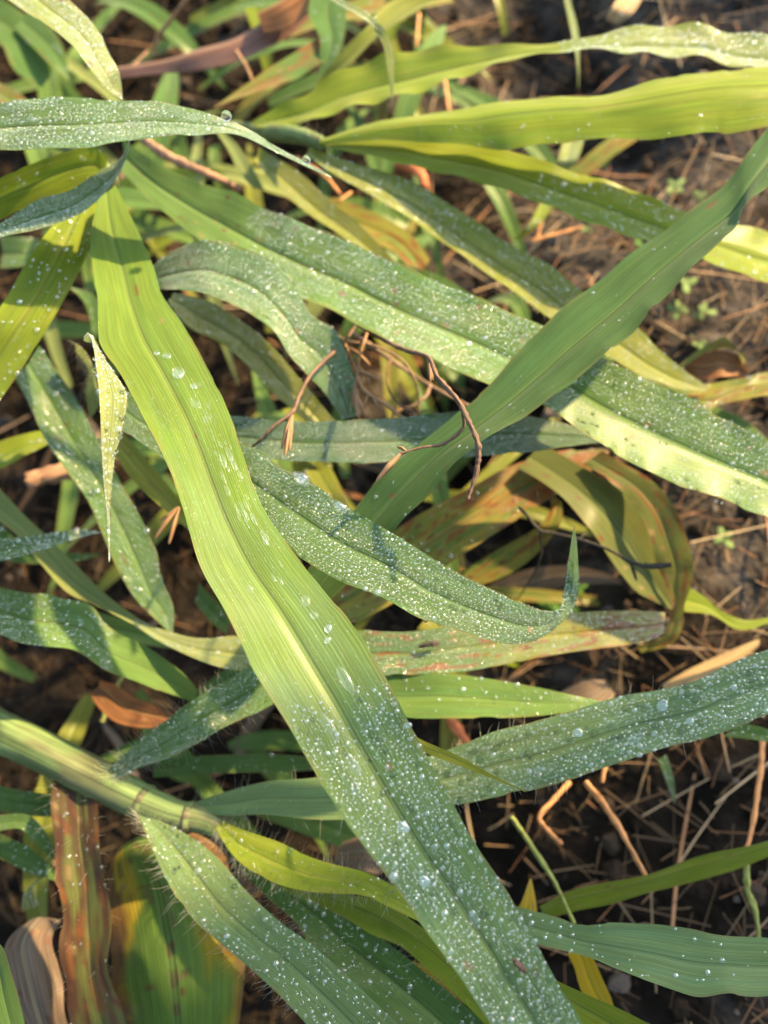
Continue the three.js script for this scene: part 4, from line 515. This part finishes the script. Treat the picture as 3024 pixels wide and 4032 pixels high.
things.twigH = tube(null, '', [-51,860,-438,-82,940,-269,-99,980,-115,-92,960,0], {"r":[0.4,0.45,0.5,0.3],c:"strawtwig","spike":[[-96,980,-133,-112,945,-44],[-98,980,-79,-63,945,-8],[-89,960,-200,-48,925,-146]]}); top(things.twigH, 'seed_head', "upright tan husk cluster hanging in the dark gap below the long speckled leaf", 'seed head');
things.twigI = tube(null, '', [36,800,-355,9,880,-200,34,900,-104,99,900,-49,158,880,-68], {"r":[0.35,0.4,0.4,0.35,0.2],c:"twig","spike":[[50,900,-89,26,865,-39],[99,900,-49,125,865,-21]]}); top(things.twigI, 'dry_twig', "small crooked brown rootlet in the dark gap", 'twig');
things.twigJ = tube(null, '', [-239,700,-543,-147,840,-380,-50,900,-323,59,920,-253,117,900,-160,127,840,-80], {"r":[0.4,0.5,0.5,0.45,0.4,0.25],c:"twigdull"}); top(things.twigJ, 'dry_twig', "dull arched rootlet behind the tan husks", 'twig');
things.stalk = tube(null, '', [-1265,200,-2585,-1204,300,-2617,-1105,400,-2625,-998,500,-2644], {"r":[1.1,1.1550000000000002,0.9900000000000001,0.77],c:"strawtwig"}); top(things.stalk, 'dry_stalk', "orange dry stalk rising behind the purple-brown rolled leaf", 'stalk');
things.stalk = tube(null, '', [202,100,-3030,183,140,-2727], {"r":[0.8,0.8400000000000001,0.7200000000000001,0.5599999999999999],c:"orangestraw"}); top(things.stalk, 'dry_stalk', "straight orange stalk standing behind the topmost yellow-green leaf", 'stalk');
things.stalk = tube(null, '', [336,100,-2531,353,120,-2274], {"r":[0.9,0.9450000000000001,0.81,0.63],c:"orangestraw"}); top(things.stalk, 'dry_stalk', "short orange stalk between the two topmost yellow-green leaves", 'stalk');
things.stalk = tube(null, '', [750,300,1179,803,360,1268,848,400,1366,895,440,1486], {"r":[1.1,1.1550000000000002,0.9900000000000001,0.77],c:"orangestraw"}); top(things.stalk, 'dry_stalk', "bent orange-brown stalk reaching down to the narrow yellow-olive leaf", 'stalk');
things.stalk = tube(null, '', [708,220,1178,610,280,1260,569,300,1305,608,300,1355,653,260,1391], {"r":[0.9,0.9450000000000001,0.81,0.63],c:"orangestraw"}); top(things.stalk, 'dry_stalk', "kinked orange stalk below the big-drop leaf", 'stalk');
things.stalk = tube(null, '', [477,240,1301,538,300,1402,601,360,1518,647,400,1636], {"r":[0.8,0.8400000000000001,0.7200000000000001,0.5599999999999999],c:"greenstalk"}); top(things.stalk, 'dry_stalk', "thin greenish stalk leaning to the broad smooth leaf", 'stalk');
things.stalk = tube(null, '', [1434,300,1030,1369,360,1181,1285,420,1350,1252,440,1402], {"r":[0.9,0.9450000000000001,0.81,0.63],c:"orangestraw"}); top(things.stalk, 'dry_stalk', "long thin orange stalk ending at the narrow yellow-olive leaf", 'stalk');
things.stalk = tube(null, '', [1271,380,1450,1279,340,1535,1312,300,1613,1326,260,1720], {"r":[1.0,1.05,0.9,0.7],c:"greenstalk"}); top(things.stalk, 'dry_stalk', "thick yellow stalk below the narrow yellow-olive leaf", 'stalk');
things.stalk = tube(null, '', [862,200,1093,836,200,1178], {"r":[0.9,0.9450000000000001,0.81,0.63],c:"orangestraw"}); top(things.stalk, 'dry_stalk', "short orange stalk under the big-drop leaf", 'stalk');
things.stalk = tube(null, '', [-1137,500,-1696,-1006,600,-1514,-861,640,-1396,-744,600,-1369,-659,500,-1395], {"r":[2,2.1,1.8,1.4],c:"brownstem"}); top(things.stalk, 'dry_stalk', "brown hairy stem behind the base of the long speckled leaf", 'stalk');
things.stalk = tube(null, '', [-439,300,-1779,-293,340,-1625,-214,300,-1548], {"r":[0.8,0.8400000000000001,0.7200000000000001,0.5599999999999999],c:"orangestraw"}); top(things.stalk, 'dry_stalk', "orange stalk under the thin bead-tipped leaf", 'stalk');
things.stalk = tube(null, '', [74,160,-1884,179,200,-1780,215,160,-1703], {"r":[2.4,2.52,2.16,1.68],c:"redstraw"}); top(things.stalk, 'dry_stalk', "thick red-orange stalk below the fanning leaves", 'stalk');
things.stalk = tube(null, '', [-291,300,-1450,-158,300,-1562], {"r":[0.9,0.9450000000000001,0.81,0.63],c:"orangestraw"}); top(things.stalk, 'dry_stalk', "slanting orange stalk beside the mottled yellow leaf", 'stalk');
things.stalk = tube(null, '', [257,200,936,347,160,1056], {"r":[1.8,1.8900000000000001,1.62,1.26],c:"redstraw"}); top(things.stalk, 'dry_stalk', "thick red stalk in the gap under the short smooth leaf", 'stalk');
things.stalk = tube(null, '', [-1402,150,-2542,-1310,160,-2668], {"r":[0.8,0.8400000000000001,0.7200000000000001,0.5599999999999999],c:"brownstem"}); top(things.stalk, 'dry_stalk', "dark thin stalk under the purple-brown rolled leaf", 'stalk');
things.stalk = tube(null, '', [-751,440,-2330,-680,460,-2181,-657,440,-2127], {"r":[0.8,0.8400000000000001,0.7200000000000001,0.5599999999999999],c:"strawtwig"}); top(things.stalk, 'dry_stalk', "short tan stalk crossing the purple-brown rolled leaf", 'stalk');
things.stalk = tube(null, '', [-293,200,-1242,-43,300,-1293,154,340,-1239], {"r":[0.8,0.8400000000000001,0.7200000000000001,0.5599999999999999],c:"brownstem"}); top(things.stalk, 'dry_stalk', "brown bent stalk over the mottled yellow leaf", 'stalk');
things.stalk = tube(null, '', [742,160,-1385,997,180,-1453], {"r":[0.9,0.9450000000000001,0.81,0.63],c:"orangestraw"}); top(things.stalk, 'dry_stalk', "orange stalk lying on soil under the fanning leaves", 'stalk');
things.stalk = tube(null, '', [779,100,-1434,798,160,-1528], {"r":[0.8,0.8400000000000001,0.7200000000000001,0.5599999999999999],c:"orangestraw"}); top(things.stalk, 'dry_stalk', "small upright orange stalk meeting the lying one", 'stalk');
things.stalk = tube(null, '', [-422,400,697,-672,200,450], {"r":[0.4,0.42000000000000004,0.36000000000000004,0.27999999999999997],c:"greenstalk"}); top(things.stalk, 'dry_stalk', "hair-thin green stalk in the dark hollow", 'stalk');
things.stalk = tube(null, '', [-1248,300,-114,-1512,300,-29], {"r":[4.2,4.41,3.7800000000000002,2.94],c:"brownstem"}); top(things.stalk, 'dry_stalk', "thick brown stem under the dark patched leaf", 'stalk');
things.stalk = tube(null, '', [-1128,150,949,-1092,180,862,-1049,200,773], {"r":[0.9,0.9450000000000001,0.81,0.63],c:"greenstalk"}); top(things.stalk, 'dry_stalk', "pale green stalk beside the folded rust-coloured leaf", 'stalk');
things.stalk = tube(null, '', [91,300,823,126,340,740], {"r":[0.8,0.8400000000000001,0.7200000000000001,0.5599999999999999],c:"gold"}); top(things.stalk, 'dry_stalk', "golden stalk under the blotched torn leaf", 'stalk');
things.flake = tube(null, '', [276,1510,1558,281,1525,1564,290,1515,1572,300,1500,1583], {"r":[0.4,0.7,0.6,0.25],c:"twig"}); top(things.flake, 'plant_debris', "small brown flake stuck among the drops near the end of the widest leaf", 'debris');
things.husk = tube(null, '', [117,760,758,156,770,749,187,760,744], {"r":[0.5,1.0,0.4],c:"blacktwig"}); top(things.husk, 'plant_debris', "dark seed husk lying on the red blotch of the torn leaf", 'debris');
bead(things.topleft, [-453,1660,-608], {"r":1.5});
bead(things.topleft, [-224,1610,-497], {"r":1.25});
bead(things.mid, [-234,1320,379], {"r":1.9,"sx":1.4,"thin":1});
bead(things.mid, [-124,1310,464], {"r":1.7,"sx":1.5,"thin":1});
bead(things.hang, [-742,1620,202], {"r":0.8});
bead(things.hang, [-705,1620,402], {"r":0.76});
bead(things.hang, [-697,1620,449], {"r":0.48});
bead(things.hang, [-690,1620,474], {"r":0.4});
bead(things.hang, [-679,1620,529], {"r":0.4});
bead(things.hang, [-664,1620,583], {"r":0.48});
bead(things.hang, [-749,1620,168], {"r":0.48});
bead(things.hang, [-660,1620,630], {"r":0.4});
bead(things.hang, [-660,1620,341], {"r":0.7200000000000001});
bead(things.hang, [-658,1620,382], {"r":0.6400000000000001});
bead(things.hang, [-661,1620,430], {"r":0.48});
bead(things.long, [1051,1070,352], {"r":0.6});
bead(things.long, [1068,1070,358], {"r":0.5});
bead(things.mid, [113,1300,784], {"r":0.7});
// ------------------------------------------------------------------ the taller sward beside the frame, which shades the near half
{
  const R = rng(808);
  const clump = (bx, bz, label, blades) => {
    const root = new THREE.Group(); root.position.set(bx, 0, bz);
    for (const [x0, z0, x1, z1, y0, y1, w] of blades) {   // from (x0,y0,z0) to (x1,y1,z1), rising from the clump's foot
      const nums = [], mid = (a, b, f) => a + (b - a) * f, d = V(x1 - x0, 0, z1 - z0).normalize(), side = V(-d.z, 0, d.x);
      const path = [[bx, 0, bz, 0.35], [mid(bx, x0, 0.5) + 0.02, y0 * 0.55, mid(bz, z0, 0.5), 0.7], [x0, y0, z0, 0.95]];
      for (let k = 1; k <= 6; k++) { const f = k / 6; path.push([mid(x0, x1, f), mid(y0, y1, f) + 0.03 * Math.sin(f * 3.14) - 0.02 * f * f, mid(z0, z1, f) + 0.004 * Math.sin(f * 5 + w * 300), f < 0.5 ? 1 : 1 - Math.pow((f - 0.5) * 1.9, 2)]); }
      for (const [x, y, z, k] of path) { const h = w * k / 2, r = (R() - 0.5) * 0.006; nums.push(...[x + side.x * h, y + r, z + side.z * h, x - side.x * h, y - r, z - side.z * h].map((q) => Math.round(q * 1e4))); }
      leaf(root, 'leaf', nums, { c: 'green', keel: 0.1, bg: 1 });
    }
    root.add(new THREE.Mesh(tubeGeo([V(0, -0.003, 0), V(0.004, 0.06, 0.002), V(0, 0.12, 0.004)], [4, 3.6, 2.4], () => PAL.stem, V(), 12, 6), stemMat)).children.at(-1).name = 'stem';
    return top(root, 'tall_grass_plant', label, 'grass');
  };
  const line = (x) => -0.035 - (x - 0.12) * 0.42;
  const rows = [[0.012, 0.30, 0.07], [0.032, 0.335, 0.10], [0.050, 0.28, 0.08], [0.071, 0.32, 0.06], [0.088, 0.36, 0.1], [0.105, 0.29, 0.06], [0.125, 0.34, 0.08], [0.142, 0.30, 0.06], [0.16, 0.35, 0.1], [0.178, 0.28, 0.06], [0.2, 0.32, 0.08], [0.22, 0.3, 0.06]];
  const sets = [[], []];
  rows.forEach(([o, y, xe], i) => sets[i % 2].push([0.95, line(0.50) + o - 0.3855, xe + 0.45, line(xe) + o - 0.3855 + (R() - 0.5) * 0.006, y + 0.43, y + 0.45, 0.031 + 0.007 * R()]));
  clump(1.06, -0.56, 'tall grass plant leaning over from beside the bare soil', sets[0]);
  clump(1.08, -0.42, 'tall grass plant leaning over from beside the dark litter', sets[1]);
  // unseen sward added all round to keep the low sky off the ground
  const ring = [[-0.38, -0.35], [-0.42, -0.18], [-0.34, -0.02], [-0.40, 0.12], [-0.30, 0.26], [-0.14, 0.30], [0.02, 0.33], [0.18, 0.30], [0.33, 0.27], [-0.52, -0.5], [-0.33, -0.62], [-0.12, -0.66], [-0.55, 0.02], [-0.22, 0.42], [0.12, 0.45], [0.45, 0.20], [-0.46, -0.3], [-0.47, 0.24], [0.0, 0.5], [0.3, 0.42], [0.55, 0.34], [-0.02, -0.8], [-0.3, -0.85], [-0.6, -0.7]];
  ring.forEach(([x, z]) => {
    const bl = [];
    for (let k = 0; k < 16; k++) { const a = k * 0.393 + R() * 0.5, l = 0.08 + 0.10 * R(), out = Math.atan2(z + 0.1, x) , c = Math.cos(a), s2 = Math.sin(a), q = 0.02 + 0.03 * R(); bl.push([x + c * q, z + s2 * q, x + c * l + 0.04 * Math.cos(out), z + s2 * l + 0.04 * Math.sin(out), 0.16 + 0.22 * R(), 0.18 + 0.34 * R(), 0.02 + 0.014 * R()]); }
    const p = clump(x, z, 'unseen tall grass plant added round the dewy leaves to screen the low sky', bl); p.userData.group = 'unseen plants added to screen the low sky';
  });
  // the second storey of blades between the upper leaves and the soil
  const storey = ['green', 'olive', 'deep', 'lime', 'green', 'deep', 'green', 'pale', 'olive', 'sick'], what = { sick: 'yellowing mottled blade of the under-storey half hidden by the dewy leaves', green: 'plain green blade of the under-storey half hidden by the dewy leaves', olive: 'olive blade of the under-storey half hidden by the dewy leaves', deep: 'dark green blade of the under-storey half hidden by the dewy leaves', lime: 'yellow-green blade of the under-storey half hidden by the dewy leaves', pale: 'pale grey-green blade of the under-storey half hidden by the dewy leaves' };
  for (let i = 0; i < 120; i++) {
    const x = -0.25 + 0.34 * R(), z = -0.44 + 0.58 * R(), a = R() * 6.283, l = 0.09 + 0.09 * R(), w = 0.006 + 0.010 * R(), y = -0.10 + 0.10 * R(), nums = [], bend = (R() - 0.5) * 1.2, droop = 0.02 * R();
    if (x > 0.05 && z > -0.1) continue;
    if (x + 0.5 * l * Math.cos(a) < 0 && z + 0.5 * l * Math.sin(a) > -0.13 && i % 4) continue;
    for (let k = 0; k <= 7; k++) { const f = k / 7, b = a + bend * f * 0.5, px = x + Math.cos(b) * l * f, pz = z + Math.sin(b) * l * f, h = w / 2 * Math.max(0.05, Math.pow(Math.sin(0.35 + f * 2.79), 0.7)), py = y + 0.018 * Math.sin(f * 3) - droop * f * f, tl = (R() - 0.5) * 0.002; nums.push(...[px - Math.sin(b) * h, py - tl, pz + Math.cos(b) * h, px + Math.sin(b) * h, py + tl, pz - Math.cos(b) * h].map((q) => Math.round(q * 1e4))); }
    const c = storey[i % 10]; top(leaf(null, '', nums, { c, keel: 0.12, bg: 0, spots: 4, dew: { n: 30, r: 0.16 } }), 'grass_leaf', what[c], 'leaf', c + ' under-storey blades');
  }
  // low leaves in the dark hollow under the canopy
  for (let i = 0; i < 30; i++) {
    const x = -0.21 + 0.27 * R(), z = -0.30 + 0.42 * R(), a = R() * 6.283, l = 0.05 + 0.06 * R(), w = 0.005 + 0.008 * R(), y = 0.004 + 0.03 * R(), nums = [];
    for (let k = 0; k <= 5; k++) { const f = k / 5, px = x + Math.cos(a + f * 0.4) * l * f, pz = z + Math.sin(a + f * 0.4) * l * f, h = w / 2 * Math.max(0.06, Math.sin(0.5 + f * 2.64)), py = groundY(px, pz) + 0.002 + y * Math.sin(0.4 + f * 2.6); nums.push(...[px - Math.sin(a) * h, py, pz + Math.cos(a) * h, px + Math.sin(a) * h, py + 0.001, pz - Math.cos(a) * h].map((q) => Math.round(q * 1e4))); }
    const kind = i % 4 === 3 ? 'rust' : i % 4 === 2 ? 'greydead' : 'green';
    top(leaf(null, '', nums, { c: kind, keel: 0.12, bg: 1 }), kind === 'green' ? 'grass_leaf' : 'dead_leaf', kind === 'green' ? 'small green leaf low in the shadowed hollow' : kind === 'rust' ? 'small rust-brown dead leaf on the hollow floor' : 'small grey-brown dead leaf on the hollow floor', kind === 'green' ? 'leaf' : 'dead leaf', kind === 'green' ? 'low leaves in the hollow' : kind === 'rust' ? 'rusty scraps in the hollow' : 'grey scraps in the hollow');
  }
}
for (const p of Object.values(plants)) mark(p);
for (const p of Object.values(things)) mark(p);
renderer.render(scene, camera);
